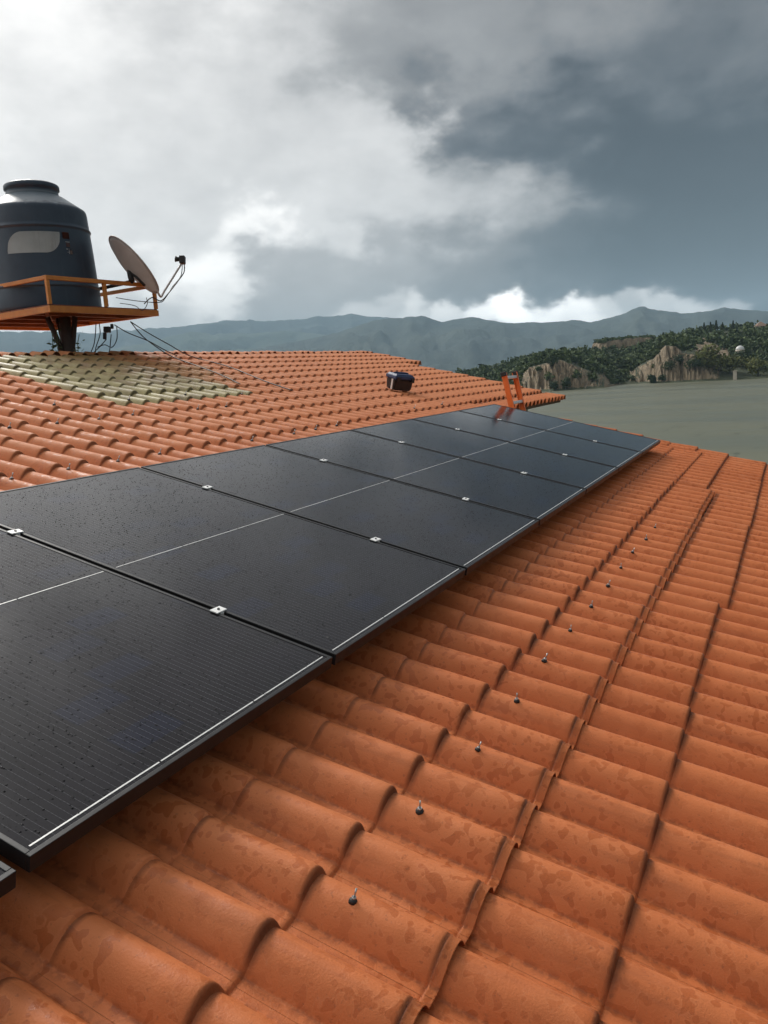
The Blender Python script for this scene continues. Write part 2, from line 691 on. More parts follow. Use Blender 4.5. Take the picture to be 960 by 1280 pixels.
# ---------------- the house
GROUND_Z = 4.6
house = thing('house', 'house by the lake under a wet orange barrel-tile sheet roof', 'house', Matrix.Translation((4, 2.5, GROUND_Z)))
HINV = house.matrix_world.inverted()


def place(o, world_matrix, parent_world):
    o.matrix_parent_inverse = Matrix.Identity(4)
    o.matrix_basis = parent_world.inverted() @ world_matrix


# the deck under the tiles: an L in plan, the far wing ends higher up the slope
bm = bmesh.new()
outline = [(-3.05, -1.76), (8.40, -1.76), (8.40, 1.40), (8.03, 1.40), (8.03, 1.93), (11.0, 1.93), (11.0, 4.6), (11.65, 4.6), (11.65, 5.60), (-3.05, 5.60)]
top = [bm.verts.new((x, y, N0 - .012)) for x, y in outline]
bot = [bm.verts.new((x, y, N0 - .055)) for x, y in outline]
bm.faces.new(top)
bm.faces.new(bot[::-1])
for i in range(len(top)):
    j = (i + 1) % len(top)
    bm.faces.new((top[i], bot[i], bot[j], top[j]))
roof = obj('roof', bm, M_DECK, house)
place(roof, ROOF, house.matrix_world)

restV, restF, restG, cnt = [], [], [], 0
for i, (u, v, n, kind, mt, ys) in enumerate(tiles):
    if mt == 'skylight':
        o = link('skylight_tile', TILE_MESH[(kind, mt)], None, roof)
        o.location = (u, v, n)
        o['label'] = 'pale green translucent roof tile'
    elif i in single:
        o = link('tile', TILE_MESH[(kind, mt)], None, roof)
        o.location = (u, v, n)
        o.scale = (1, ys, 1)
    else:
        V, F, G = TA[kind]
        restG.append(G)
        restV.append(V * np.array([1, ys, 1]) + np.array([u, v, n]))
        restF.append(F + cnt)
        cnt += len(V)
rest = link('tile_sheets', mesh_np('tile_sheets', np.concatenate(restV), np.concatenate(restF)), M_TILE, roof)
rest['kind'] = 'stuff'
set_grime_shade(rest.data, np.concatenate(restG, axis=1))

# ridge tiles: open-mouthed short tiles along the top
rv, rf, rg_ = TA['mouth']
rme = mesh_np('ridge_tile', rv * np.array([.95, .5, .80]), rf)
set_grime_shade(rme, rg_)
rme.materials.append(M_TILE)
for j in range(-22, 66):
    u = .60 + PITCH * j
    if 2.0 < u < 11.7:
        o = link('ridge_tile', rme, None, roof)
        o.location = (u, 5.44 + .012 * math.sin(j * 2.3), N0 + .018 + .006 * math.sin(j * 5.1))

# the back slope falls away beyond the ridge
bm = bmesh.new()
ridge = ROOF @ Vector((0, 5.60, N0))
grid = []
for i in range(0, 9):
    row = []
    y = ridge.y + i * .6
    for j in range(0, 342):
        x = -3.05 + j * .043
        z = ridge.z - i * .6 * math.tan(SLOPE) + .038 * abs(math.sin(math.pi * x / PITCH)) ** .8 - .02
        row.append(bm.verts.new((x, y, z)))
    grid.append(row)
for i in range(8):
    for j in range(341):
        f = bm.faces.new((grid[i][j], grid[i][j + 1], grid[i + 1][j + 1], grid[i + 1][j]))
        f.smooth = True
back = obj('back_slope', bm, M_TILE, house)
place(back, Matrix.Identity(4), house.matrix_world)


def wall_box(x0, x1, y0, y1, ztop):
    bm = bmesh.new()
    add_box(bm, ((x0 + x1) / 2, (y0 + y1) / 2, (ztop + GROUND_Z) / 2), (x1 - x0, y1 - y0, ztop - GROUND_Z))
    o = obj('wall', bm, M_WALL, house)
    place(o, Matrix.Identity(4), house.matrix_world)


def roof_z(y):
    return O.z + (N0 - .06) / math.cos(SLOPE) + y * math.tan(SLOPE)


wall_box(-2.6, 7.9, -1.35, -1.15, roof_z(-1.35))
wall_box(7.7, 7.9, -1.147, 2.3, roof_z(-1.147))
wall_box(7.903, 10.6, 2.3, 2.5, roof_z(2.3))
wall_box(10.4, 10.6, 2.503, 9.0, roof_z(2.503))
wall_box(-2.6, -2.4, -1.147, 9.0, roof_z(-1.147))
wall_box(-2.397, 10.397, 8.8, 9.0, roof_z(2.3))

# roof screws: rubber washer and threaded end standing on the barrels
bm = bmesh.new()
add_tube(bm, [(0, 0, -.004), (0, 0, .004), (0, 0, .009)], [.0125, .0115, .006], 14)
for f in bm.faces:
    f.material_index = 0
nb = len(bm.faces)
add_tube(bm, [(0, 0, .006), (0, 0, .013)], .0068, 6)
add_tube(bm, [(.001, 0, .012), (.002, 0, .036)], .0028, 8)
bm.faces.ensure_lookup_table()
for f in bm.faces[nb:]:
    f.material_index = 1
screw_proto = obj('screw', bm, [M_BLACK, M_STEEL], roof)
sme = screw_proto.data
bpy.data.objects.remove(screw_proto)


def screw(u, v, n, rx=0, ry=0, s=.78):
    o = link('screw', sme, None, roof)
    o.location = (u, v, n)
    o.rotation_euler = (rx, ry, 0)
    o.scale = (s, s, s)


def crest_n(v):
    t = ((v + .36) / COURSE) % 1.0
    return N0 + HLO + (HUP - HLO) * t + BLO * (1 - t)


for i in range(12):
    u = .565 - PITCH + PITCH * 2 * i + .002 * (i % 3)
    v = -.462 + .004 * math.sin(i * 2.2)
    screw(u - .012 + .006 * math.sin(i * 5.3), v + .008 * math.sin(i * 1.7), crest_n(v) - .001, .16 * math.sin(i * 3.7), .18 * math.cos(i * 2.9), .74 + .10 * math.sin(i * 2.1))
for px, py in [(3, 531), (60, 526), (67, 504), (113, 521), (160, 515), (75, 584), (137, 574), (193, 564), (3, 596), (159, 498), (240, 508), (276, 505), (322, 546), (360, 540),
               (415, 529), (388, 534), (300, 489), (345, 480), (236, 491), (520, 508), (556, 503)]:
    q = roof_px(px, py + 2)
    j = round((q.x - .525) / PITCH)
    k = math.floor((q.y + .36 + .05) / COURSE)
    v = max(q.y, -.36 + COURSE * k - .03)
    screw(.525 + PITCH * j, v, crest_n(v) - .001, .1, .05, 1.0)

# ------------------------------------------------------------------ solar panels


def panel_glass_material():
    m = Mat("panel_glass", (.006, .007, .011), .13)
    p = m.pos(src='object')
    sp = m.n('ShaderNodeSeparateXYZ')
    m.link(p, sp.inputs[0])
    x, y = sp.outputs[0], sp.outputs[1]
    # nine wires to a cell, dashed by the solder pads
    fx = m.math('FRACT', m.math('DIVIDE', x, .0186))
    line = m.math('SUBTRACT', 1.0, m.step(m.math('ABSOLUTE', m.math('SUBTRACT', fx, .5)), .014, .036))
    fy = m.math('FRACT', m.math('DIVIDE', y, .0104))
    dash = m.math('MULTIPLY_ADD', m.step(m.math('ABSOLUTE', m.math('SUBTRACT', fy, .5)), .12, .2), .6, .4)
    cellx = m.math('FLOOR', m.math('DIVIDE', x, .168))
    celly = m.math('FLOOR', m.math('DIVIDE', y, .0835))
    cv = m.n('ShaderNodeCombineXYZ')
    m.link(cellx, cv.inputs[0])
    m.link(celly, cv.inputs[1])
    wn_ = m.n('ShaderNodeTexWhiteNoise', noise_dimensions='3D')
    m.link(cv.outputs[0], wn_.inputs['Vector'])
    base = m.ramp(wn_.outputs['Value'], [(0, (.0065, .0050, .0070)), (.8, (.0080, .0062, .0095)), (1, (.006, .008, .022))])
    gapx = m.math('ABSOLUTE', m.math('SUBTRACT', m.math('FRACT', m.math('DIVIDE', x, .168)), .5))
    gap = m.step(gapx, .488, .494)
    base = m.mix(gap, base, (.003, .003, .003))
    base = m.mix(m.math('MULTIPLY', m.math('MULTIPLY', line, dash), .44), base, (.17, .175, .185))
    m.color(base)
    w = m.pos()
    film = m.noise(w, 2.2, 4, .6)
    m.rough(m.math('MULTIPLY_ADD', film, .14, .03))
    m.b.inputs['IOR'].default_value = 1.37
    m.bump(m.noise(w, 520, 2, .5), .05, .0006)
    return m.m


M_GLASS = panel_glass_material()
M_FRAME = weathered("black_anodised", (.016, .016, .017), (.026, .026, .027), .38, 8, .4, .03)
M_RIBBON = weathered("tinned_ribbon", (.66, .66, .64), (.76, .76, .74), .4, 40, .2)
M_CLAMP = weathered("clamp_aluminium", (.86, .86, .84), (.92, .92, .90), .4, 40, .1)
M_DROP = Mat("rain_water", (.003, .003, .004), .12, 0, .12).m

# frame
bm = bmesh.new()
FT = .0115
add_box(bm, (PW / 2, FT / 2, -.0175), (PW, FT, .035), bevel=.0012)
add_box(bm, (PW / 2, PH - FT / 2, -.0175), (PW, FT, .035), bevel=.0012)
add_box(bm, (FT / 2, PH / 2, -.0175), (FT, PH - 2 * FT - .0006, .035), bevel=.0012)
add_box(bm, (PW - FT / 2, PH / 2, -.0175), (FT, PH - 2 * FT - .0006, .035), bevel=.0012)
frame_o = obj('frame', bm, M_FRAME)
frame_me = frame_o.data
bpy.data.objects.remove(frame_o)
bm = bmesh.new()
add_box(bm, (PW / 2, PH / 2, -.0045), (PW - 2 * FT + .004, PH - 2 * FT + .004, .005))
glass_o = obj('glass', bm, M_GLASS)
glass_me = glass_o.data
bpy.data.objects.remove(glass_o)


def ribbon_mesh(w, t):
    bm = bmesh.new()
    add_box(bm, (0, 0, 0), (w, t, .0006))
    o = obj('ribbon', bm, M_RIBBON)
    me = o.data
    bpy.data.objects.remove(o)
    return me


rib_mid = ribbon_mesh(.331, .0032)
rib_low = ribbon_mesh(.331, .0036)
bm = bmesh.new()
add_box(bm, (0, 0, .002), (.046, .031, .004), bevel=.001)
add_box(bm, (0, 0, -.017), (.016, .034, .032))
clamp_o = obj('clamp', bm, M_CLAMP)
clamp_me = clamp_o.data
bpy.data.objects.remove(clamp_o)
bm = bmesh.new()
add_tube(bm, [(0, 0, .0035), (0, 0, .0075)], .0044, 6)
bolt_o = obj('bolt', bm, M_BLACK)
bolt_me = bolt_o.data
bpy.data.objects.remove(bolt_o)


def drops_mesh(n, rmin, rmax, rng):
    x = rng.uniform(.02, PW - .02, n)
    y = rng.uniform(.02, PH - .02, n)
    # cluster along faint runs
    y += .006 * np.sin(x * 60)
    r = rmin + (rmax - rmin) * rng.random(n) ** 2.2
    seg = 7
    an = np.linspace(0, 2 * np.pi, seg, endpoint=False)
    tmpl = [(0, 0, .52)] + [(.55 * math.cos(a), .55 * math.sin(a), .42) for a in an] + [(math.cos(a), math.sin(a), -.05) for a in an]
    T = np.array(tmpl)
    F = []
    for i in range(seg):
        j = (i + 1) % seg
        F.append((0, 1 + i, 1 + j))
        F.append((1 + i, 1 + seg + i, 1 + seg + j))
        F.append((1 + i, 1 + seg + j, 1 + j))
    F = np.array(F)
    el = rng.uniform(.8, 1.5, n)
    V = T[None] * r[:, None, None]
    V[:, :, 1] *= el[:, None]
    V[:, :, 0] += x[:, None]
    V[:, :, 1] += y[:, None]
    V[:, :, 2] += -.002
    FF = (F[None] + (np.arange(n) * len(T))[:, None, None]).reshape(-1, 3)
    return mesh_np('raindrops', V.reshape(-1, 3), FF)


ORD = ['black solar panel whose corner just shows at the bottom left of the photo', 'large black solar panel nearest the camera, cut by the left frame edge',
       'black solar panel second from the camera among those shown whole or nearly so', 'black solar panel third up the row from the camera',
       'black solar panel fourth up the row, in the middle', 'black solar panel fifth up the row towards the ladder',
       'black solar panel second from the far end of the row', 'black solar panel at the far end of the row, beside the orange ladder']
for i in range(8):
    u = PP * (i - 1)
    base = ROOF @ Matrix.Translation((u + .01 - (.012 if i == 0 else 0), -.006 if i == 0 else 0, -.004 if i == 0 else 0))
    t = thing('solar_panel', ORD[i], 'solar panel', base, 'solar panels laid in one row on the roof')
    link('frame', frame_me, None, t)
    link('glass', glass_me, None, t)
    for k in range(3):
        xx = .0205 + .163 + k * .3365
        for me, yy in ((rib_mid, PH / 2), (rib_low, .0235)):
            o = link('ribbon', me, None, t)
            o.location = (xx, yy, -.0014)
    dm = drops_mesh([2000, 6500, 6500, 5500, 4200, 2400, 1400, 900][i], .0010, .0032, np.random.default_rng(50 + i))
    dm.materials.append(M_DROP)
    o = link('raindrops', dm, None, t)
    o['kind'] = 'stuff'
    if i < 7:
        for a in (.241, .759):
            o = link('clamp', clamp_me, None, t)
            o.location = (PW + .01, PH * a, .0012)
            o.rotation_euler = (0, 0, .10 * math.sin(i * 4 + a * 9))
            b = link('bolt', bolt_me, None, o)

# mounting rails below the panels
for a, nm in ((.241, 'lower'), (.759, 'upper')):
    t = thing('mounting_rail', 'aluminium rail hidden under the %s clamps of the solar panel row' % nm, 'rail', ROOF @ Matrix.Translation((0, PH * a, 0)), 'rails under the solar panels')
    bm = bmesh.new()
    add_box(bm, (3.15, 0, -.058), (8.7, .038, .040))
    obj('bar', bm, M_STEEL, t)
    for k in range(8):
        bm = bmesh.new()
        add_box(bm, (-.9 + k * 1.15, .028, -.085), (.04, .006, .07))
        add_box(bm, (-.9 + k * 1.15, .045, -.117), (.04, .04, .006))
        obj('foot', bm, M_STEEL, t)

# ------------------------------------------------------------------ water tank on its orange platform
M_ORANGE = weathered("orange_paint", (.56, .225, .035), (.42, .15, .026), .5, 7, .0, .25)
M_RUST = weathered("rusty_paint", (.26, .075, .02), (.16, .05, .018), .6, 9, .0, .3)
M_POST = weathered("dark_post_steel", (.035, .026, .022), (.07, .045, .032), .6, 8, .3, .3)


def tank_material():
    m = Mat("tank_plastic", (.018, .034, .06), .42)
    p = m.pos(src='object')
    sp = m.n('ShaderNodeSeparateXYZ')
    m.link(p, sp.inputs[0])
    f = m.noise(p, 4, 5, .6)
    base = m.ramp(f, [(.3, (.018, .034, .058)), (.7, (.032, .056, .086))])
    # pale sun-bleached dust on the shoulder, washed down in runs
    dust = m.math('ADD', m.math('MULTIPLY', m.noise(p, 9, 5, .7), .25), sp.outputs[2])
    dust = m.math('MULTIPLY', m.step(dust, 1.155, 1.20), m.math('SUBTRACT', 1.0, m.step(sp.outputs[2], 1.205, 1.225)))
    base = m.mix(m.math('MULTIPLY', dust, .48), base, (.24, .29, .32))
    st = m.noise(m.pos(scale=(14, 14, .8), src='object'), 1.0, 4, .6)
    base = m.mix(m.math('MULTIPLY', m.step(st, .56, .78), .22), base, (.10, .13, .16))
    m.color(base)
    m.rough(m.math('MULTIPLY_ADD', m.noise(p, 12, 3), .25, .30))
    m.bump(m.noise(p, 50, 3), .12, .004)
    return m.m


M_TANK = tank_material()
M_LABEL = weathered("faded_label", (.50, .49, .46), (.58, .57, .54), .5, 8)
M_PRINT = weathered("label_print_white", (.40, .40, .40), (.5, .5, .5), .5, 60)
M_PRINT2 = weathered("label_print_brown", (.10, .05, .045), (.14, .07, .06), .5, 60)

A3 = at(63.0, 389.8, 7.7)
PLZ = A3.z
B3 = at_z(199.0, 395.0, PLZ)
ab = (B3 - A3)
ab.z = 0
LAB = ab.length
ex = ab.normalized()
ey = Vector((-ex.y, ex.x, 0))
C3 = at_z(0, 409.5, PLZ)
LAC = 1.90
PM = Matrix(((ex.x, ey.x, 0, A3.x), (ex.y, ey.y, 0, A3.y), (0, 0, 1, A3.z), (0, 0, 0, 1)))


def pl(x, y, z):
    return PM @ Vector((x, y, z))


plat = thing('tank_platform', 'orange steel platform with a low railing, holding the water tank on one post', 'platform', PM)
BH = .062


def bar_obj(name, p, q, w, h, mat, parent=None):
    """bar between two points in the parent's space"""
    p, q = Vector(p), Vector(q)
    d = q - p
    L = d.length
    x = d.normalized()
    up = Vector((0, 0, 1)) if abs(x.z) < .9 else Vector((1, 0, 0))
    y = up.cross(x).normalized()
    z = x.cross(y)
    M = Matrix((x, y, z)).transposed()
    bm = bmesh.new()
    add_box(bm, (p + q) / 2, (L, w, h), M, bevel=min(w, h) * .08)
    return obj(name, bm, mat, parent)


# outer beams (channel section) and floor joists
bar_obj('beam', (0, .02, BH / 2), (LAB, .02, BH / 2), .04, BH, M_ORANGE, plat)
bar_obj('beam', (0, LAC - .02, BH / 2), (LAB, LAC - .02, BH / 2), .04, BH, M_ORANGE, plat)
bar_obj('beam', (.02, .0405, BH / 2), (.02, LAC - .0405, BH / 2), .04, BH - .002, M_ORANGE, plat)
bar_obj('beam', (LAB - .02, .0405, BH / 2), (LAB - .02, LAC - .0405, BH / 2), .04, BH - .002, M_ORANGE, plat)
for k in range(4):
    yy = .36 + k * .40
    bar_obj('joist', (.0405, yy, .034), (LAB - .0405, yy, .034), .045, .058, M_RUST, plat)
bar_obj('joist', (.0405, .12, .028), (LAB * .5, LAC * .5, .028), .04, .04, M_RUST, plat)
bar_obj('joist', (LAB * .5, LAC * .5, .020), (LAB - .05, .10, .020), .04, .04, M_RUST, plat)
bm = bmesh.new()
for k in range(9):
    w_ = (LAC - .02) / 9
    add_box(bm, (LAB / 2, .01 + w_ * (k + .5), BH + .006), (LAB - .012, w_ - .012, .010))
obj('floor_plate', bm, M_RUST, plat)
RH = .325
PZ = BH + .012
posts = [(.018, .018), (LAB - .018, .018), (.018, LAC * .46), (.018, LAC - .018), (LAB - .018, LAC - .018), (LAB * .50, .018), (LAB - .018, LAC * .5), (LAB * .5, LAC - .018)]
for x, y in posts:
    bar_obj('railing_post', (x, y, PZ + .0005), (x, y, RH - .0205), .034, .034, M_ORANGE, plat)
bar_obj('railing', (0, .018, RH), (LAB, .018, RH), .036, .040, M_ORANGE, plat)
bar_obj('railing', (0, LAC - .018, RH), (LAB, LAC - .018, RH), .036, .040, M_ORANGE, plat)
bar_obj('railing', (.018, .0365, RH), (.018, LAC - .0365, RH), .036, .038, M_ORANGE, plat)
bar_obj('railing', (LAB - .018, .0365, RH), (LAB - .018, LAC - .0365, RH), .036, .038, M_ORANGE, plat)
# the post with raking struts, standing through the ridge
pc = PM.inverted() @ at(86, 442, 8.35)
cx, cy = pc.x, pc.y
bm = bmesh.new()
add_tube(bm, [(cx, cy, -1.4), (cx, cy, -.35), (cx, cy, .0)], [.058, .058, .058], 14)
obj('column', bm, M_POST, plat)
for dx, dy in ((-.12, .04), (.06, -.05), (.03, .12)):
    bm = bmesh.new()
    add_tube(bm, [(cx + dx * .35, cy + dy * .35, -.62), (cx + dx * .6, cy + dy * .6, -.3), (cx + dx * 1.35, cy + dy * 1.35, .0)], .028, 10)
    obj('strut', bm, M_POST, plat)

# tank
TC = at(57.5, 386, 8.55)
tl = PM.inverted() @ TC
tl.x = min(max(tl.x, .55), LAB - .45)
tank_w = Matrix.Translation(pl(tl.x, tl.y, PZ + .002))
tank = thing('water_tank', 'dark blue plastic water tank with a faded grey label on the orange platform', 'water tank', tank_w)
R = .555
prof = [(R * .985, .0), (R * 1.0, .01), (R * 1.005, .04), (R * 1.0, .215), (R * .995, .225), (R * .998, .232), (R * 1.012, .240), (R * 1.012, .252), (R * .990, .262), (R * .985, .30),
        (R * .965, .60), (R * .945, .83), (R * .945, .845), (R * .962, .853), (R * .962, .866), (R * .940, .874), (R * .937, .90),
        (R * .925, 1.03), (R * .918, 1.06), (R * .905, 1.078), (R * .875, 1.092), (R * .55, 1.225), (R * .505, 1.238)]
prof = [(r_, z_ * .955) for r_, z_ in prof]
bm = bmesh.new()
add_lathe(bm, prof, 72)
body = obj('body', bm, M_TANK, tank)
bm = bmesh.new()
add_lathe(bm, [(R * .47, 1.178), (R * .475, 1.186), (R * .46, 1.225), (R * .465, 1.24), (R * .49, 1.250), (R * .49, 1.285), (R * .475, 1.298), (R * .40, 1.315), (R * .05, 1.322)], 56)
lid = obj('lid', bm, M_TANK, tank)
bm = bmesh.new()
add_tube(bm, [(0, 0, 1.315), (0, 0, 1.338), (0, 0, 1.344)], [.03, .026, .012], 12)
obj('knob', bm, M_TANK, lid)


def on_tank(a, z, off=.003):
    r = np.interp(z, [p[1] for p in prof], [p[0] for p in prof]) + off
    return Vector((r * math.cos(a), r * math.sin(a), z))


tocam = CAM - tank_w.translation
A0 = math.atan2(tocam.y, tocam.x)     # the side that faces the camera


def patch(name, mat, poly, n=26, dz=0.0):
    """thin curved decal: poly(t) gives the lower and upper height at parameter t"""
    bm = bmesh.new()
    a0, a1 = poly['a']
    lo, hi = [], []
    for i in range(n + 1):
        t = i / n
        a = A0 + a0 + (a1 - a0) * t
        z0, z1 = poly['z'](t)
        z0, z1 = z0 + dz, z1 + dz
        lo.append(bm.verts.new(on_tank(a, z0)))
        hi.append(bm.verts.new(on_tank(a, z1)))
    for i in range(n):
        f = bm.faces.new((lo[i], lo[i + 1], hi[i + 1], hi[i]))
        f.smooth = True
    bmesh.ops.solidify(bm, geom=list(bm.faces), thickness=.002)
    return obj(name, bm, mat, tank)


def leaf(t):
    z0, z1 = .545, .752
    k = .30
    if t < k:
        z1 = z0 + .03 + (z1 - z0 - .03) * math.sqrt(max(0, 1 - (1 - t / k) ** 2))
    if t > 1 - k:
        z0 = z1 - .03 - (z1 - z0 - .03) * math.sqrt(max(0, 1 - (1 - (1 - t) / k) ** 2))
    return z0, z1


patch('label', M_LABEL, {'a': (-.58, .40), 'z': leaf}, 40)
for z0, z1, a0, a1, mt in ((.735, .80, .45, .59, M_PRINT2), (.700, .708, .49, .58, M_PRINT), (.655, .695, .50, .58, M_PRINT2),
                           (.628, .640, .49, .52, M_PRINT), (.628, .640, .535, .56, M_PRINT), (.585, .622, .535, .555, M_PRINT), (.585, .622, .57, .61, M_PRINT), (.600, .606, .50, .53, M_PRINT)):
    patch('printed_mark', mt, {'a': (a0, a1), 'z': lambda t, z0=z0, z1=z1: (z0, z1)}, 4, -.045)

# ------------------------------------------------------------------ satellite dish
M_DISH = weathered("dish_paint", (.42, .38, .36), (.50, .46, .44), .5, 6)
M_DARK = weathered("dark_bracket", (.018, .018, .02), (.035, .033, .03), .5, 12, .3)
M_CABLE = weathered("black_cable", (.012, .012, .013), (.022, .022, .022), .5, 30)
DZ = 8.55
dc = at(167.5, 331.5, DZ)
nrm = (RIGHT * .66 + UP * .69 + (-BACK) * .30).normalized()
maj = (RIGHT * .70 - UP * .71)
maj = (maj - nrm * maj.dot(nrm)).normalized()
mnr = nrm.cross(maj).normalized()
dish_m = Matrix(((maj.x, mnr.x, nrm.x, dc.x), (maj.y, mnr.y, nrm.y, dc.y), (maj.z, mnr.z, nrm.z, dc.z), (0, 0, 0, 1)))
foot = pl(LAB * .74, .52, PZ)
dish = thing('satellite_dish', 'grey-brown satellite dish tilted back beside the water tank', 'satellite dish', Matrix.Translation(foot))
INV = Matrix.Translation(-foot)
bm = bmesh.new()
RD = .365
rings = []
for i in range(9):
    r = RD * i / 8
    z = .085 * (i / 8) ** 2 - .085
    ring = [bm.verts.new((r * math.cos(2 * math.pi * k / 40), .93 * r * math.sin(2 * math.pi * k / 40), z)) for k in range(40)] if i else [bm.verts.new((0, 0, z))]
    rings.append(ring)
for i in range(1, 9):
    for k in range(40):
        k2 = (k + 1) % 40
        f = bm.faces.new((rings[0][0], rings[1][k], rings[1][k2]) if i == 1 else (rings[i - 1][k], rings[i][k], rings[i][k2], rings[i - 1][k2]))
        f.smooth = True
bmesh.ops.solidify(bm, geom=list(bm.faces), thickness=.006)
o = obj('reflector', bm, M_DISH, dish)
place(o, dish_m, dish.matrix_world)
bm = bmesh.new()
add_tube(bm, [dish_m @ Vector((RD * math.cos(a), .93 * RD * math.sin(a), .0)) for a in np.linspace(0, 2 * math.pi, 49)], .006, 6, False)
o = obj('rim', bm, M_DISH, dish)
place(o, Matrix.Identity(4), dish.matrix_world)


def dpart(name, pts, r, mat, seg=8, sub=0):
    bm = bmesh.new()
    add_tube(bm, smooth_path(pts, sub) if sub else pts, r, seg)
    o = obj(name, bm, mat, dish)
    place(o, Matrix.Identity(4), dish.matrix_world)
    return o


back_c = dish_m @ Vector((.03, 0, -.09))
knee = at(165, 352, DZ - .05)
dpart('mast', [foot, Vector((foot.x, foot.y, knee.z - .02)), knee], .021, M_DARK, 10)
dpart('bracket', [knee, at(163, 345, DZ - .04), back_c], .032, M_DARK, 8)
dpart('bracket_arm', [at(160, 338, DZ - .02), at(170, 346, DZ - .05), at(181, 357, DZ - .05)], .014, M_DARK, 6)
dpart('brace', [pl(LAB * .74 - .25, .40, PZ), Vector((foot.x, foot.y, foot.z + .14))], .012, M_DARK, 6)
dpart('brace', [pl(LAB * .74 - .05, .85, PZ), Vector((foot.x, foot.y, foot.z + .14))], .012, M_DARK, 6)
lnb = at(228, 325, DZ + .25)
arm0 = dish_m @ Vector((RD * .98, 0, -.02))
dpart('feed_arm', [arm0, at(201, 371, DZ + .05), at(206, 363, DZ + .1), at(226, 331, DZ + .25)], .011, M_DISH, 8, 4)
bm = bmesh.new()
LM = Matrix((RIGHT, -BACK, UP)).transposed()
add_box(bm, lnb, (.06, .07, .085), LM, .008)
add_tube(bm, [lnb - RIGHT * .02 + UP * .01, lnb - RIGHT * .055 + UP * .008, lnb - RIGHT * .075 + UP * .012], [.022, .024, .034], 12)
o = obj('feed_horn', bm, M_DARK, dish)
place(o, Matrix.Identity(4), dish.matrix_world)


def cable(pts, r, label, grp=None, sub=8):
    bm = bmesh.new()
    add_tube(bm, smooth_path(pts, sub), r, 6)
    return tag(obj('cable', bm, M_CABLE, None), label, 'cable', grp)


cable([lnb - UP * .04 + RIGHT * .02, at(230, 340, DZ + .25), at(222, 352, DZ + .2), at(211, 366, DZ + .1), at(201, 376, DZ), at(190, 372, DZ), at(180, 380, DZ)], .006,
      'black cable hanging from the dish feed horn in a tight line', 'dish cables')
cable([lnb - UP * .04, at(226, 345, DZ + .25), at(216, 358, DZ + .2), at(207, 372, DZ + .1), at(199, 378, DZ), at(170, 376, DZ - .1), at(145, 372, DZ - .1)], .0045,
      'thin black cable looping from the feed horn behind the railing', 'dish cables')
cable([at(183, 372, DZ), at(184, 380, DZ), at(178, 388, DZ), at(168, 382, DZ - .1), at(150, 379, DZ - .1)], .004, 'thin black cable drooping between the dish foot and railing', 'dish cables')
rp = lambda px, py, n=-.10: ROOF @ roof_px(px, py, n)
cable([at(163, 402, 8.7), at(185, 416, 8.9), at(210, 430, 9.1), rp(238, 445), rp(285, 458), rp(330, 476), rp(365, 488)], .0055, 'upper black cable sagging from the platform down onto the roof tiles', 'cables to the roof')
cable([at(163, 402, 8.7), at(178, 420, 8.8), at(196, 434, 8.9), rp(216, 446), rp(270, 466), rp(300, 480)], .0055, 'middle black cable crossing another before reaching the ridge', 'cables to the roof')
cable([at(143, 406, 8.6), at(160, 416, 8.7), at(185, 426, 8.9), at(205, 437, 9.0), rp(222, 445)], .0055, 'lowest black cable running from under the platform to the ridge', 'cables to the roof')
ZB = 8.45
bmj = bmesh.new()
add_box(bmj, at(134, 412, ZB), (.07, .05, .06), LM, .008)
add_box(bmj, at(131, 420, ZB), (.035, .03, .07), LM, .006)
add_box(bmj, at(140, 408, ZB + .02), (.03, .03, .05), LM, .006)
tag(obj('cable_splitter', bmj, M_DARK), 'small black cable splitter hanging under the orange platform', 'splitter')
hang = [[(120, 404), (119, 420), (117, 432), (112, 444)], [(124, 404), (125, 418), (120, 434), (119, 444)], [(133, 424), (126, 432), (118, 440), (114, 445)],
        [(146, 408), (146, 424), (140, 434), (131, 431), (122, 434)], [(139, 418), (138, 428), (137, 438), (134, 445)]]
for q, h in enumerate(hang):
    cable([at(x, y, ZB + .02 * q) for x, y in h], .005, ['leftmost black cable dropping straight from the platform to the ridge', 'black cable hanging second from the left below the platform',
          'short black cable slanting left from the splitter', 'black cable looping below the splitter in a wide curl', 'rightmost black cable dropping from the splitter'][q], 'cables hanging under the platform')

# ------------------------------------------------------------------ creeper beside the post
M_LEAF = weathered("creeper_leaf", (.05, .085, .03), (.09, .12, .045), .6, 20)
plant = thing('creeper', 'thin green creeper climbing beside the dark platform post', 'plant', Matrix.Translation(at(72, 446, 8.2)))
for q, stem in enumerate([[(66, 446), (66, 430), (65, 416)], [(73, 446), (72, 430), (71, 416), (70, 408)], [(98, 444), (97, 430), (99, 418)]]):
    bm = bmesh.new()
    add_tube(bm, [at(x, y, 8.2) for x, y in stem], .004, 5)
    o = obj('stem', bm, M_LEAF, plant)
    place(o, Matrix.Identity(4), plant.matrix_world)
    bm = bmesh.new()
    for k in range(16):
        t = random.random()
        i = min(int(t * (len(stem) - 1)), len(stem) - 2)
        f = t * (len(stem) - 1) - i
        p = at(stem[i][0] * (1 - f) + stem[i + 1][0] * f, stem[i][1] * (1 - f) + stem[i + 1][1] * f, 8.2) + Vector([random.uniform(-.04, .04) for _ in range(3)])
        a = Vector([random.uniform(-1, 1) for _ in range(3)]).normalized()
        b = a.orthogonal().normalized()
        s = random.uniform(.012, .03)
        vs = [bm.verts.new(p + a * s * 1.4), bm.verts.new(p + b * s * .7), bm.verts.new(p - a * s * 1.1), bm.verts.new(p - b * s * .7)]
        bm.faces.new(vs)
    o = obj('leaves', bm, M_LEAF, plant)
    o['kind'] = 'stuff'
    place(o, Matrix.Identity(4), plant.matrix_world)

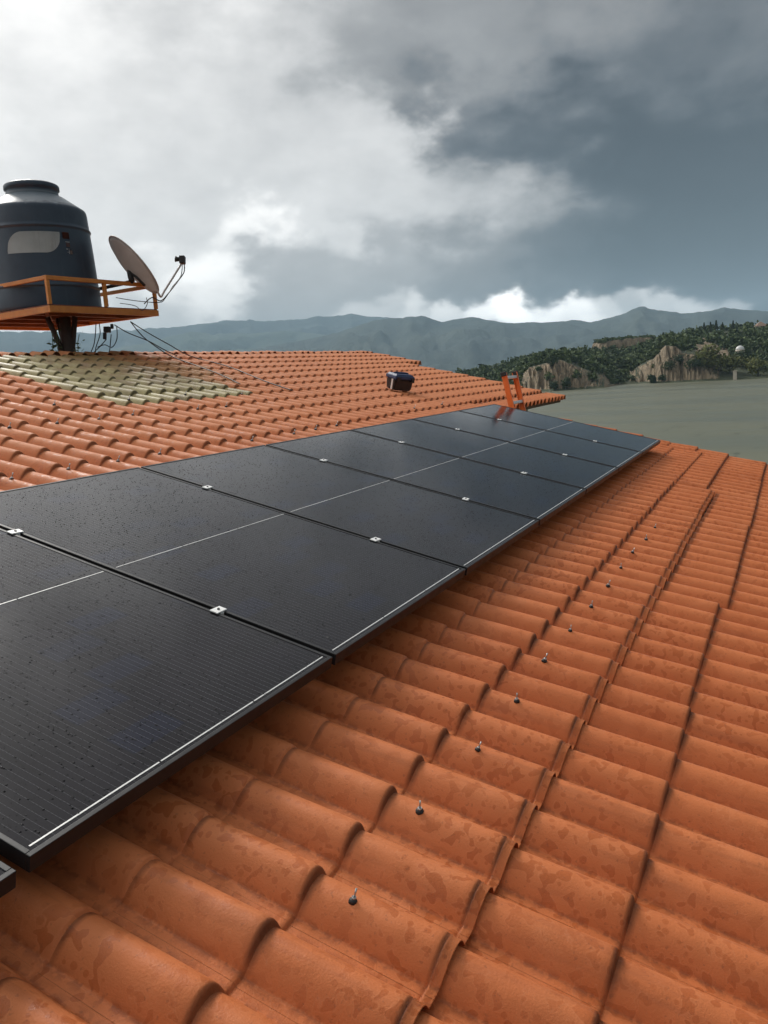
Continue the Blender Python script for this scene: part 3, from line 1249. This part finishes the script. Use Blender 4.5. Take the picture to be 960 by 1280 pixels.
# ------------------------------------------------------------------ tool box on the roof
M_TBLACK = weathered("toolbox_black", (.010, .010, .012), (.018, .018, .02), .42, 20)
M_TBLUE = weathered("toolbox_blue", (.016, .034, .10), (.024, .048, .13), .5, 20)
M_WHITE = weathered("white_plastic", (.62, .62, .60), (.70, .70, .68), .4, 20)
q = roof_px(498, 487, -.10)
tw = ROOF @ Matrix.Translation((q.x, q.y, -.0985)) @ Matrix.Rotation(D2R(-28), 4, 'Z')
tb = thing('toolbox', 'black tool box with a blue lid sitting on the roof tiles', 'toolbox', tw)
bm = bmesh.new()
W_, D_, H_ = .265, .185, .125
vs = []
for z, s in ((0, .90), (H_, 1.0)):
    vs.append([bm.verts.new((x * W_ / 2 * s, y * D_ / 2 * s, z)) for x, y in ((-1, -1), (1, -1), (1, 1), (-1, 1))])
bm.faces.new(vs[0][::-1]); bm.faces.new(vs[1])
for i in range(4):
    bm.faces.new((vs[0][i], vs[0][(i + 1) % 4], vs[1][(i + 1) % 4], vs[1][i]))
bmesh.ops.bevel(bm, geom=list(bm.edges), offset=.012, segments=2, affect='EDGES')
obj('body', bm, M_TBLACK, tb)
bm = bmesh.new()
add_box(bm, (0, 0, H_ + .022), (W_ * 1.05, D_ * 1.07, .04), bevel=.008)
vs = []
for z, s in ((H_ + .0425, .96), (H_ + .060, .84)):
    vs.append([bm.verts.new((x * W_ / 2 * s, y * D_ / 2 * s, z)) for x, y in ((-1, -1), (1, -1), (1, 1), (-1, 1))])
bm.faces.new(vs[0][::-1]); bm.faces.new(vs[1])
for i in range(4):
    bm.faces.new((vs[0][i], vs[0][(i + 1) % 4], vs[1][(i + 1) % 4], vs[1][i]))
lid2 = obj('lid', bm, M_TBLUE, tb)
bm = bmesh.new()
add_tube(bm, smooth_path([(-.10, 0, H_ + .058), (-.09, 0, H_ + .066), (0, 0, H_ + .069), (.09, 0, H_ + .066), (.10, 0, H_ + .058)], 4), .010, 8)
obj('handle', bm, M_TBLUE, lid2)
bm = bmesh.new()
add_box(bm, (-W_ * .5 + .001, -D_ * .20, H_ * .52), (.012, .026, H_ * .95), bevel=.002)
obj('strap', bm, M_WHITE, tb)
for x in (-.09, .11):
    bm = bmesh.new()
    add_box(bm, (x, -D_ * .545, H_ + .002), (.045, .012, .055), bevel=.003)
    obj('latch', bm, M_TBLACK, tb)

# ------------------------------------------------------------------ ladder against the far wing's eave
M_FIBRE = weathered("orange_fibreglass", (.88, .20, .03), (.78, .16, .028), .4, 12)
M_ALU = weathered("ladder_aluminium", (.62, .62, .62), (.74, .74, .74), .35, 30, .35)
eave = ROOF @ Vector((8.36, 1.83, -.13))
LW = .42
tilt = D2R(11)
ldir = Vector((0, math.sin(tilt), math.cos(tilt)))
topd = .43
ltop = eave + ldir * topd + Vector((0, -.06, 0))
Llen = (ltop.z - GROUND_Z) / ldir.z
lfoot = ltop - ldir * Llen
lm = Matrix(((1, 0, 0, lfoot.x), (0, ldir.z, ldir.y, lfoot.y), (0, -ldir.y, ldir.z, lfoot.z), (0, 0, 0, 1)))
lad = thing('ladder', 'orange fibreglass ladder with aluminium rungs poking above the far eave', 'ladder', lm)
for sx in (-1, 1):
    bm = bmesh.new()
    x = sx * LW / 2
    add_box(bm, (x, 0, Llen / 2), (.006, .062, Llen), bevel=.001)
    add_box(bm, (x - sx * .0135, -.028, Llen / 2), (.021, .006, Llen), bevel=.001)
    add_box(bm, (x - sx * .0135, .028, Llen / 2), (.021, .006, Llen), bevel=.001)
    rail = obj('rail', bm, M_FIBRE, lad)
    bm = bmesh.new()
    add_box(bm, (x + sx * .012, .0, Llen - .01), (.042, .062, .05), bevel=.006)
    obj('end_cap', bm, M_BLACK, rail)
nr = int(Llen / .30)
for k in range(nr):
    z = Llen - .055 - .30 * k
    bm = bmesh.new()
    add_box(bm, (0, 0, z), (LW - .008, .045, .034), bevel=.006)
    obj('rung', bm, M_ALU, lad)

# ------------------------------------------------------------------ ground, lake, headland, mountains
def horizon_y(px):
    return 438 + .065 * (996 - px)


def az_of(px):
    d = ray(px, horizon_y(px))
    return math.atan2(d.y, d.x)


SHORE = np.array([(-600, 700), (300, 520), (480, 430), (600, 400), (690, 372), (755, 378), (775, 418), (800, 415), (830, 398), (870, 392), (960, 388), (1100, 400), (1600, 450), (3000, 500)])
PXG = np.linspace(-600, 3000, 1201)
AZG = np.array([az_of(p) for p in PXG])          # decreasing


def px_of_az(az):
    return np.interp(az, AZG[::-1], PXG[::-1])


def shore_r(az):
    return np.interp(px_of_az(az), SHORE[:, 0], SHORE[:, 1])


def ground_material():
    m = Mat("ground", (.08, .075, .05), .9)
    p = m.pos()
    f = m.noise(p, .05, 6, .65)
    m.color(m.ramp(f, [(.3, (.05, .06, .028)), (.55, (.085, .08, .045)), (.8, (.15, .115, .07))]))
    m.bump(m.noise(p, 1.5, 5, .6), .4, .2)
    return m.m


M_GROUND = ground_material()
radii = np.concatenate([[0.0], np.geomspace(4, 12000, 90)])
AZS = np.linspace(-math.pi, math.pi, 241)
V, F = [], []
for r in radii:
    for a in AZS:
        x, y = CAM.x + r * math.cos(a), CAM.y + r * math.sin(a)
        deg = math.degrees(a)
        inlake = 1 if -120 < deg < 60 else 0
        sr = float(shore_r(a)) if inlake else 0
        z = 1.5 + 1.0 * fbm(x * .004, y * .004)
        near = math.hypot(max(abs(x - 4) - 10, 0), max(abs(y - 3.5) - 9, 0))
        if inlake and r < sr + 6:
            z = -3.0
        zn = GROUND_Z - .02 - max(0, near - 2) * .35
        z = max(z, zn)
        V.append((x, y, z))
na = len(AZS)
for i in range(len(radii) - 1):
    for j in range(na - 1):
        a = i * na + j
        F.append((a, a + na, a + na + 1, a + 1))
g = link('ground', mesh_np('ground', V, F), M_GROUND)
tag(g, kind='structure')


def water_material():
    m = Mat("lake_water", (.12, .13, .10), .30)
    p = m.pos()
    f = m.noise(m.pos(scale=(1, .35, 1), rot=(0, 0, .6)), .03, 5, .6)
    c = m.ramp(f, [(.3, (.108, .114, .076)), (.7, (.14, .144, .100))])
    # rafts of dark weed close to the shore on this side
    d = m.n('ShaderNodeVectorMath', operation='LENGTH')
    m.link(m.pos(loc=(-CAM.x, -CAM.y, 0)), d.inputs[0])
    near = m.math('SUBTRACT', 1.0, m.step(d.outputs['Value'], 90, 170))
    s = m.noise(m.pos(scale=(.16, .6, 1), rot=(0, 0, .9)), .55, 4, .6)
    weed = m.math('MULTIPLY', m.step(s, .585, .63), near)
    c = m.mix(m.math('MULTIPLY', weed, .7), c, (.035, .045, .03))
    m.color(c)
    m.b.inputs['IOR'].default_value = 1.30
    m.rough(m.math('MULTIPLY_ADD', m.step(f, .35, .65), .20, .30))
    m.bump(m.math('ADD', m.noise(m.pos(scale=(1, .6, 1)), .8, 4, .6), m.math('MULTIPLY', m.noise(p, 5, 3), .2)), .16, .08)
    return m.m


V, F = [], []
rad = [6, 30, 80, 160, 260, 380, 520, 720]
azs = np.linspace(D2R(-125), D2R(65), 96)
for r in rad:
    for a in azs:
        V.append((CAM.x + r * math.cos(a), CAM.y + r * math.sin(a), 0))
na = len(azs)
for i in range(len(rad) - 1):
    for j in range(na - 1):
        a = i * na + j
        F.append((a, a + na, a + na + 1, a + 1))
lake = link('lake', mesh_np('lake', V, F), water_material())
tag(lake, kind='structure')

# ---- headland with eroded cliffs
CLIFF = np.array([(300, -26), (640, -25), (654, -10), (662, 1), (700, 6), (715, 1), (730, -7), (750, -15), (762, -24), (775, -26), (786, -24), (793, -11), (818, 1), (832, 15),
                  (845, 14), (852, 5), (872, 2), (885, -6), (900, -16), (915, -22), (960, -24), (1100, -23), (1180, -5), (1300, -3), (1400, -20), (3000, -22)])
SKYL = np.array([(300, -22), (540, -12), (575, -6), (600, -2), (650, 6), (700, 10), (745, 14), (810, 18), (850, 21), (870, 26), (900, 28), (960, 26), (1100, 29), (1600, 22), (3000, 10)])
HCAM = CAM.z


def land(px, s, r0):
    """height of the headland at photograph column px, s metres behind the waterline"""
    cp = np.interp(px, CLIFF[:, 0], CLIFF[:, 1])
    sk = np.interp(px, SKYL[:, 0], SKYL[:, 1])
    rS = r0 + 200
    zc = max(HCAM + cp / 1000 * (r0 + 16), 1.2)
    zS = max(HCAM + sk / 1000 * rS, zc * .6 + .5)
    cl = min(max((zc - 3) / 6, 0), 1)
    g = (abs(fbm(px * .085, 3.3 + s * .05, 0, 4)) * 7.0 + fbm(px * .30, 8.1 + s * .22, s * .1, 4) * 2.4) * cl
    s2 = s - g
    if s < -4:
        z = -1.6
    elif s < 5:
        z = -1.6 + (s + 4) / 9 * 2.3
    elif s2 < 5:
        z = .7 + .02 * s
    elif s2 < 17:
        t = (s2 - 5) / 12
        tt = t ** .75 if cl > .3 else t
        z = .7 + (zc - .7) * tt
    elif s < 200:
        t = min(max((s - 17) / 183, 0), 1)
        z = zc + (zS - zc) * (t ** .85)
        if zS < zc:
            z = zc + (zS - zc) * t
    else:
        z = zS - (s - 200) * .03
    # terrace of bare earth above the second cliff
    if 5 < s:
        z += .9 * fbm(px * .05, s * .02, 5.0, 4) * min(s / 40, 1)
    return max(z, -2)


def hill_material():
    m = Mat("headland_earth", (.3, .22, .14), .9)
    p = m.pos()
    geo = m.n('ShaderNodeNewGeometry')
    sp = m.n('ShaderNodeSeparateXYZ')
    m.link(geo.outputs['True Normal'], sp.inputs[0])
    n1_ = m.noise(m.pos(scale=(1, 1, .38)), .42, 5, .7)
    n2_ = m.noise(m.pos(scale=(.3, .3, 1.6)), .6, 3, .6)
    cl = m.ramp(n1_, [(.32, (.10, .075, .045)), (.48, (.23, .175, .11)), (.68, (.37, .29, .185))])
    cl = m.mix(m.math('MULTIPLY', m.step(n2_, .55, .7), .35), cl, (.27, .17, .10))
    gr = m.ramp(m.noise(p, .08, 5, .6), [(.3, (.030, .042, .016)), (.6, (.055, .066, .026)), (.85, (.12, .105, .055))])
    at_ = m.n('ShaderNodeAttribute', attribute_name='bare')
    steep = m.math('SUBTRACT', 1.0, m.step(m.math('ADD', sp.outputs[2], m.math('MULTIPLY', m.math('SUBTRACT', m.noise(p, .3, 4), .5), .35)), .72, .84))
    k = m.math('MAXIMUM', steep, at_.outputs['Fac'])
    m.color(m.mix(k, gr, cl))
    m.bump(m.noise(m.pos(scale=(1, 1, .6)), .7, 6, .7), 1.0, 1.4)
    return m.m


pxs = np.concatenate([np.linspace(470, 640, 70), np.linspace(641, 970, 480), np.linspace(975, 1900, 180)])
ss = np.concatenate([[-12, -6, -2, 1, 4], np.linspace(5, 32, 34), np.geomspace(34, 520, 34)])
V, BARE = [], []
for px in pxs:
    a = az_of(px)
    r0 = float(np.interp(px, SHORE[:, 0], SHORE[:, 1]))
    for s in ss:
        r = r0 + s
        V.append((CAM.x + r * math.cos(a), CAM.y + r * math.sin(a), land(px, s, r0)))
        # bare terrace
        e = ((px - 889) / 26) ** 2 + ((s - 62) / 40) ** 2
        e2 = ((px - 876) / 16) ** 2 + ((s - 130) / 30) ** 2
        BARE.append(1.0 if min(e, e2) + .35 * fbm(px * .08, s * .05, 2.2) < 1 else 0.0)
F = []
ns = len(ss)
for i in range(len(pxs) - 1):
    for j in range(ns - 1):
        a = i * ns + j
        F.append((a, a + 1, a + ns + 1, a + ns))
me = mesh_np('headland', V, F)
at_ = me.attributes.new('bare', 'FLOAT', 'POINT')
at_.data.foreach_set('value', np.array(BARE, np.float32))
hill = link('headland', me, hill_material())
tag(hill, kind='structure')


def land_at(px, s):
    a = az_of(px)
    r0 = float(np.interp(px, SHORE[:, 0], SHORE[:, 1]))
    return Vector((CAM.x + (r0 + s) * math.cos(a), CAM.y + (r0 + s) * math.sin(a), land(px, s, r0)))


def bare_at(px, s):
    e = ((px - 889) / 26) ** 2 + ((s - 62) / 40) ** 2
    e2 = ((px - 876) / 16) ** 2 + ((s - 130) / 30) ** 2
    return min(e, e2) < .95


# rocky knoll behind the headland
V, F, n_ = [], [], 70
kc = at(778, 452, 560)
for i in range(n_):
    for j in range(n_):
        x, y = (i / (n_ - 1) - .5) * 64, (j / (n_ - 1) - .5) * 46
        p_ = Vector((kc.x, kc.y, 0)) + Vector((RIGHT.x, RIGHT.y, 0)).normalized() * x + Vector((-BACK.x, -BACK.y, 0)).normalized() * y
        d = max(abs(x) / (17 + 3 * fbm(y * .1, 1.0)), abs(y) / 16)
        h = 27.0 - 1.5 * abs(fbm(x * .12, y * .12, 7)) - .5 * abs(x - 4) * .15
        z = 6 + (h - 6) * max(0, min(1, (1.32 - d) / .34))
        V.append((p_.x, p_.y, z))
for i in range(n_ - 1):
    for j in range(n_ - 1):
        a = i * n_ + j
        F.append((a, a + n_, a + n_ + 1, a + 1))
kn = link('knoll', mesh_np('knoll', V, F), hill.data.materials[0])
tag(kn, kind='structure')

# ---- foliage


def leaf_material(name, dark, mid, light):
    m = Mat(name, mid, .75, 0, .25)
    p = m.pos()
    f = m.noise(p, .22, 4, .6)
    f2 = m.noise(p, 1.6, 3, .6)
    c = m.ramp(m.math('ADD', m.math('MULTIPLY', f, .65), m.math('MULTIPLY', f2, .35)), [(.34, dark), (.5, mid), (.66, light)])
    m.color(c)
    return m.m


M_SCRUB = leaf_material("scrub_leaves", (.028, .047, .016), (.062, .092, .030), (.12, .15, .05))
M_WILLOW = leaf_material("willow_leaves", (.065, .075, .018), (.11, .12, .030), (.17, .17, .05))
M_DKTREE = leaf_material("dark_tree_leaves", (.017, .032, .012), (.036, .058, .021), (.062, .086, .030))
M_BARK = weathered("bark", (.05, .036, .025), (.09, .065, .045), .9, 3)


def crown_arrays(n, rx, rz, leaf, rng, lumps=6):
    """leaf faces spread through an uneven crown made of lumps; base of the crown at z = 0"""
    cs = rng.normal(0, 1, (lumps, 3))
    cs /= np.linalg.norm(cs, axis=1)[:, None] + 1e-6
    cs *= rng.uniform(.25, .62, (lumps, 1))
    rr = rng.uniform(.38, .62, lumps)
    k = rng.integers(0, lumps, n)
    d = rng.normal(0, 1, (n, 3))
    d /= np.linalg.norm(d, axis=1)[:, None]
    p = cs[k] + d * (rr[k] * rng.uniform(.72, 1.05, n))[:, None]
    p *= np.array([rx, rx, rz])
    p[:, 2] += rz * .9
    a = rng.normal(0, 1, (n, 3))
    a /= np.linalg.norm(a, axis=1)[:, None]
    b = np.cross(a, d + rng.normal(0, .35, (n, 3)))
    b /= np.linalg.norm(b, axis=1)[:, None] + 1e-6
    s = leaf * rng.uniform(.6, 1.3, n)[:, None]
    q = np.stack([p - a * s, p + b * s * .8, p + a * s, p - b * s * .8], 1)
    # dark inner mass so the crown is not see-through all the way
    return q.reshape(-1, 3)


def cards(name, P, mat, parent=None):
    F = np.arange(len(P)).reshape(-1, 4)
    return link(name, mesh_np(name, P, F, False), mat, parent)


rng = np.random.default_rng(11)
blob = []
protos = [crown_arrays(70, 1.0, .85, .24, np.random.default_rng(100 + i), 5) for i in range(14)]
tries = 0
while len(blob) < 3000 and tries < 16000:
    tries += 1
    px = rng.uniform(545, 1250) if rng.random() < .92 else rng.uniform(1250, 1800)
    s = 8 + 300 * rng.random() ** 1.5
    cp = np.interp(px, CLIFF[:, 0], CLIFF[:, 1])
    r0 = np.interp(px, SHORE[:, 0], SHORE[:, 1])
    high = HCAM + cp / 1000 * r0 > 4.0
    if high and s < 21 and rng.random() < .93:
        continue
    if bare_at(px, s) and rng.random() < .93:
        continue
    if fbm(px * .03, s * .03, 9.0) < -.32:
        continue
    if 866 < px < 962 and s < 36 or abs(px - 925) < 7 and 36 <= s < 74:
        continue
    p = land_at(px, s)
    size = rng.uniform(1.6, 3.6) * (1.0 + .25 * (s > 60))
    q = protos[rng.integers(0, 14)]
    c, sn = math.cos(rng.uniform(0, 6.28)), math.sin(rng.uniform(0, 6.28))
    R2 = np.array([[c, -sn, 0], [sn, c, 0], [0, 0, 1]])
    blob.append((q @ R2.T) * np.array([size, size, size * rng.uniform(.8, 1.25)]) + np.array([p.x, p.y, p.z - .35 * size]))
for i in range(190):
    x, y = rng.uniform(-22, 22), rng.uniform(-21, 10)
    if abs(x - 9) < 4 and y < -10:
        continue
    p_ = Vector((kc.x, kc.y, 0)) + Vector((RIGHT.x, RIGHT.y, 0)).normalized() * x + Vector((-BACK.x, -BACK.y, 0)).normalized() * y
    size = rng.uniform(1.6, 3.0)
    blob.append(protos[rng.integers(0, 14)] * size + np.array([p_.x, p_.y, (25.0 if abs(x) < 18 and y > -15.5 else 14 + 6 * rng.random()) - .3 * size]))
wood = cards('woodland', np.concatenate(blob), M_SCRUB)
tag(wood, 'dense dark green scrub covering the headland across the lake', 'woodland', kind='stuff')


def tree(px, s, h, w, mat, label, seed, name='tree', conif=False):
    base = land_at(px, s)
    t = thing(name, label, 'tree', Matrix.Translation(base), 'trees along the far shore and hill')
    rg = np.random.default_rng(seed)
    bm = bmesh.new()
    lean = rg.uniform(-.04, .04) * h
    add_tube(bm, [(0, 0, -.5), (lean * .3, 0, h * .25), (lean, lean, h * .6)], [.035 * h, .028 * h, .012 * h], 7)
    for k in range(4):
        a = rg.uniform(0, 6.28)
        add_tube(bm, [(lean * .3, 0, h * .25 + k * .05 * h), (math.cos(a) * w * .28, math.sin(a) * w * .28, h * .55 + .04 * h * k)], [.014 * h, .006 * h], 5)
    obj('trunk', bm, M_BARK, t)
    if conif:
        n = 420
        z = rg.random(n) ** .8
        rad_ = (1 - z) * w * .5 * rg.uniform(.6, 1.05, n) + .08
        an = rg.uniform(0, 6.28, n)
        p = np.stack([rad_ * np.cos(an), rad_ * np.sin(an), h * (.08 + .92 * z)], 1)
        a = rg.normal(0, 1, (n, 3)); a /= np.linalg.norm(a, axis=1)[:, None]
        b = np.cross(a, rg.normal(0, 1, (n, 3))); b /= np.linalg.norm(b, axis=1)[:, None]
        sz = .045 * h
        P = np.stack([p - a * sz, p + b * sz, p + a * sz, p - b * sz], 1).reshape(-1, 3)
    else:
        P = crown_arrays(620, w * .62, h * .46, .055 * h, rg, 9) + np.array([0, 0, -h * .02])
    cards('crown', P, mat, t)
    return t


tree(868, 9, 7.5, 8, M_DKTREE, 'dark round tree at the left end of the far-shore grove', 1)
tree(882, 12, 11.5, 11.5, M_WILLOW, 'tall yellow-green willow, leftmost of the far-shore willows', 2, 'willow_tree')
tree(898, 14, 11.5, 11.5, M_WILLOW, 'yellow-green willow just left of the pale shore post', 3, 'willow_tree')
tree(912, 18, 11, 11, M_WILLOW, 'yellow-green willow standing behind the pale shore post', 4, 'willow_tree')
tree(928, 34, 11.0, 11, M_DKTREE, 'dark tree between the willows and below the white dome', 5)
tree(948, 12, 10.5, 10, M_WILLOW, 'yellow-green willow nearest the right edge, right of the shore post', 6, 'willow_tree')
tree(960, 30, 13, 12, M_DKTREE, 'broad dark tree cut by the right edge of the photo', 7)
tree(850, 14, 7.0, 9, M_DKTREE, 'low dark tree at the foot of the second cliff', 8)
tree(836, 8, 5.5, 8, M_DKTREE, 'low spreading dark tree right of the small tree in the water', 9)
tree(815, 1, 6.5, 4.2, M_DKTREE, 'small dark tree standing alone at the water edge before the cliff', 10)
tree(827, 4, 4.5, 4, M_DKTREE, 'dark bush close behind the lone shore tree', 11)
tree(692, 4, 5.5, 3.8, M_DKTREE, 'dark tree at the left foot of the first pale cliff', 12)
tree(708, 4, 6.5, 4.2, M_DKTREE, 'dark tree at the right foot of the first pale cliff', 13)
tree(690, 17, 6.5, 5.0, M_DKTREE, 'dark tree clinging to the top of the first pale cliff', 14)
tree(772, 6, 6.0, 5, M_DKTREE, 'dark tree in the cove between the two pale cliffs', 15)
for k, (px, h) in enumerate([(874, 5.5), (880, 7.5), (888, 6.5), (895, 8.0), (903, 6.0), (916, 6.5)]):
    tree(px, 185 + 5 * (k % 3), h, h * .42, M_DKTREE, ['leftmost pointed conifer on the headland skyline', 'second pointed conifer from the left on the headland skyline', 'third pointed conifer from the left on the headland skyline',
         'tallest pointed conifer on the headland skyline', 'fifth pointed conifer from the left on the headland skyline', 'rightmost pointed conifer on the headland skyline'][k], 30 + k, 'conifer_tree', True)

# ---- buildings on the headland
M_WHITEP = weathered("white_paint", (.58, .58, .57), (.66, .66, .65), .5, .5)
M_STONE = weathered("pale_stone", (.40, .34, .27), (.52, .46, .37), .8, .6)
M_ROOFT = weathered("old_roof", (.22, .14, .10), (.30, .20, .14), .8, .6)
dp = land_at(925, 66)
dome = thing('dome_house', 'white dome among the trees on the right of the headland', 'dome', Matrix.Translation(dp - Vector((0, 0, .3))))
bm = bmesh.new()
add_lathe(bm, [(2.1 * math.cos(t), 3.5 + 2.1 * math.sin(t)) if t > 0 else (2.1, 3.5) for t in np.linspace(0, 1.54, 12)], 32)
obj('shell', bm, M_WHITEP, dome)
bm = bmesh.new()
add_lathe(bm, [(2.25, -1), (2.25, 3.49), (2.15, 3.495)], 32)
obj('base_wall', bm, M_STONE, dome)


def hut(px, s, w, d, h, label, wall_m, roof_m, pyr=True):
    p = land_at(px, s)
    t = thing('hut', label, 'building', Matrix.Translation(p) @ Matrix.Rotation(az_of(px) + .3, 4, 'Z'))
    bm = bmesh.new()
    add_box(bm, (0, 0, h / 2 - .8), (d, w, h + 1.6))
    wl = obj('wall', bm, wall_m, t)
    bm = bmesh.new()
    e = .5
    vs = [bm.verts.new(v) for v in ((-d / 2 - e, -w / 2 - e, h + .01), (d / 2 + e, -w / 2 - e, h + .01), (d / 2 + e, w / 2 + e, h + .01), (-d / 2 - e, w / 2 + e, h + .01))]
    ap = bm.verts.new((0, 0, h + .9 * w * .5))
    bm.faces.new(vs[::-1])
    for i in range(4):
        bm.faces.new((vs[i], vs[(i + 1) % 4], ap))
    obj('roof', bm, roof_m, t)
    for yy in (-w * .25, w * .25):
        bm = bmesh.new()
        add_box(bm, (-d / 2 - .03, yy, h * .5), (.06, w * .18, h * .4))
        obj('window', bm, M_TBLACK, t)


hut(932, 165, 3.4, 4, 2.4, 'small white pyramid-roofed hut above the white dome', M_WHITEP, M_WHITEP)
hut(841, 190, 2.6, 3, 1.8, 'tiny white hut on the skyline left of the conifers', M_WHITEP, M_WHITEP)
hut(950, 190, 7, 6, 2.6, 'low stone house on the skyline at the right', M_STONE, M_ROOFT)
pp = land_at(919, 2)
pier = thing('shore_post', 'pale square pillar at the waterline before the willows', 'pillar', Matrix.Translation((pp.x, pp.y, -.5)))
bm = bmesh.new()
add_box(bm, (0, 0, 1.9), (1.5, 1.5, 4.4), bevel=.08)
obj('shaft', bm, M_STONE, pier)
bm = bmesh.new()
add_box(bm, (0, 0, 4.3), (1.8, 1.8, .35), bevel=.05)
obj('cap', bm, M_STONE, pier)

# ---- mountains


def mountain_material(name, c1, c2):
    m = Mat(name, c1, .95, 0, .1)
    p = m.pos()
    m.color(m.ramp(m.noise(p, .0022, 7, .65), [(.35, c1), (.65, c2)]))
    m.bump(m.noise(p, .006, 7, .65), .9, 40)
    return m.m


def mountain(name, sky, rr, depth, rough_amp, mat, seed, base_drop=1.0, px0=-500, px1=1700, n=560, mrows=40):
    pxs = np.linspace(px0, px1, n)
    ts = np.linspace(-1, 1, mrows)
    X = np.array([p for p, _ in sky]); Y = np.array([y for _, y in sky])
    V, F = [], []
    for px in pxs:
        a = az_of(px)
        yv = np.interp(px, X, Y)
        e = (horizon_y(px) - yv) / 1000.0
        # true elevation for off-axis columns
        d = ray(px, yv)
        e = d.z / math.hypot(d.x, d.y)
        H = e * rr + HCAM
        fine = fbm(px * .035, seed, 0, 5) * .030 + fbm(px * .13, seed, 4.0, 4) * .012
        H *= 1 + fine
        for t in ts:
            r = rr + t * depth
            spur = fbm(px * .022 + seed, t * 4.3, seed * .37, 6)
            spur2 = 1 - abs(fbm(px * .035 + 3 * seed + t * 1.5, t * 3.1, 1.7, 5)) * 1.6
            k = 1 - abs(t)
            shape = k ** .85
            z = H * shape * (1 + (rough_amp * spur + .16 * (spur2 - .6)) * (1 - shape) * 2.0)
            V.append((CAM.x + r * math.cos(a), CAM.y + r * math.sin(a), max(z, -2) if k > 0 else -2))
    for i in range(n - 1):
        for j in range(mrows - 1):
            q = i * mrows + j
            F.append((q, q + 1, q + mrows + 1, q + mrows))
    o = link(name, mesh_np(name, V, F), mat)
    return tag(o, kind='structure')


M_MT = mountain_material("mountain_scrub", (.045, .060, .058), (.070, .085, .072))
M_MT2 = mountain_material("foothill_scrub", (.06, .085, .06), (.10, .12, .08))
mountain('mountains', [(-500, 470), (300, 440), (420, 416), (470, 402), (500, 396.5), (527, 394), (555, 400), (592, 395), (630, 401.5), (680, 403.5), (720, 399), (740, 401.5), (775, 392.5), (792, 386), (805, 381), (816, 386), (830, 388.5),
                       (855, 391), (880, 389), (905, 384), (930, 386), (960, 388), (1050, 384), (1200, 378), (1400, 390), (1700, 400)], 5000, 1700, .35, M_MT, 1.3)
mountain('mountains', [(-500, 400), (-200, 405), (0, 412), (120, 414), (181, 410), (243, 405), (285, 399), (318, 398), (356, 400), (393, 395), (427, 392), (460, 393), (500, 397), (560, 405), (700, 420), (1700, 440)], 8200, 1600, .35, M_MT, 5.9)
mountain('foothills', [(-500, 470), (0, 450), (150, 436), (222, 419), (247, 413), (297, 416), (339, 414), (368, 412), (393, 416), (427, 421), (480, 424), (560, 432), (1700, 450)], 7000, 1200, .4, M_MT2, 9.1)

# ------------------------------------------------------------------ damp air
bm = bmesh.new()
add_box(bm, (0, 0, HAZE_TOP / 2 - 2.5), (25500, 25500, HAZE_TOP + 5))
mh = bpy.data.materials.new("haze")
mh.use_nodes = True
nt = mh.node_tree
nt.nodes.clear()
vol = nt.nodes.new('ShaderNodeVolumePrincipled')
vol.inputs['Color'].default_value = (.56, .81, 1.0, 1)
vol.inputs['Density'].default_value = HAZE_DENSITY
vol.inputs['Anisotropy'].default_value = 0.0
mo = nt.nodes.new('ShaderNodeOutputMaterial')
nt.links.new(vol.outputs[0], mo.inputs['Volume'])
hz = obj('haze', bm, mh)
tag(hz, 'pale damp air between the roof and the far mountains', 'haze', kind='stuff')
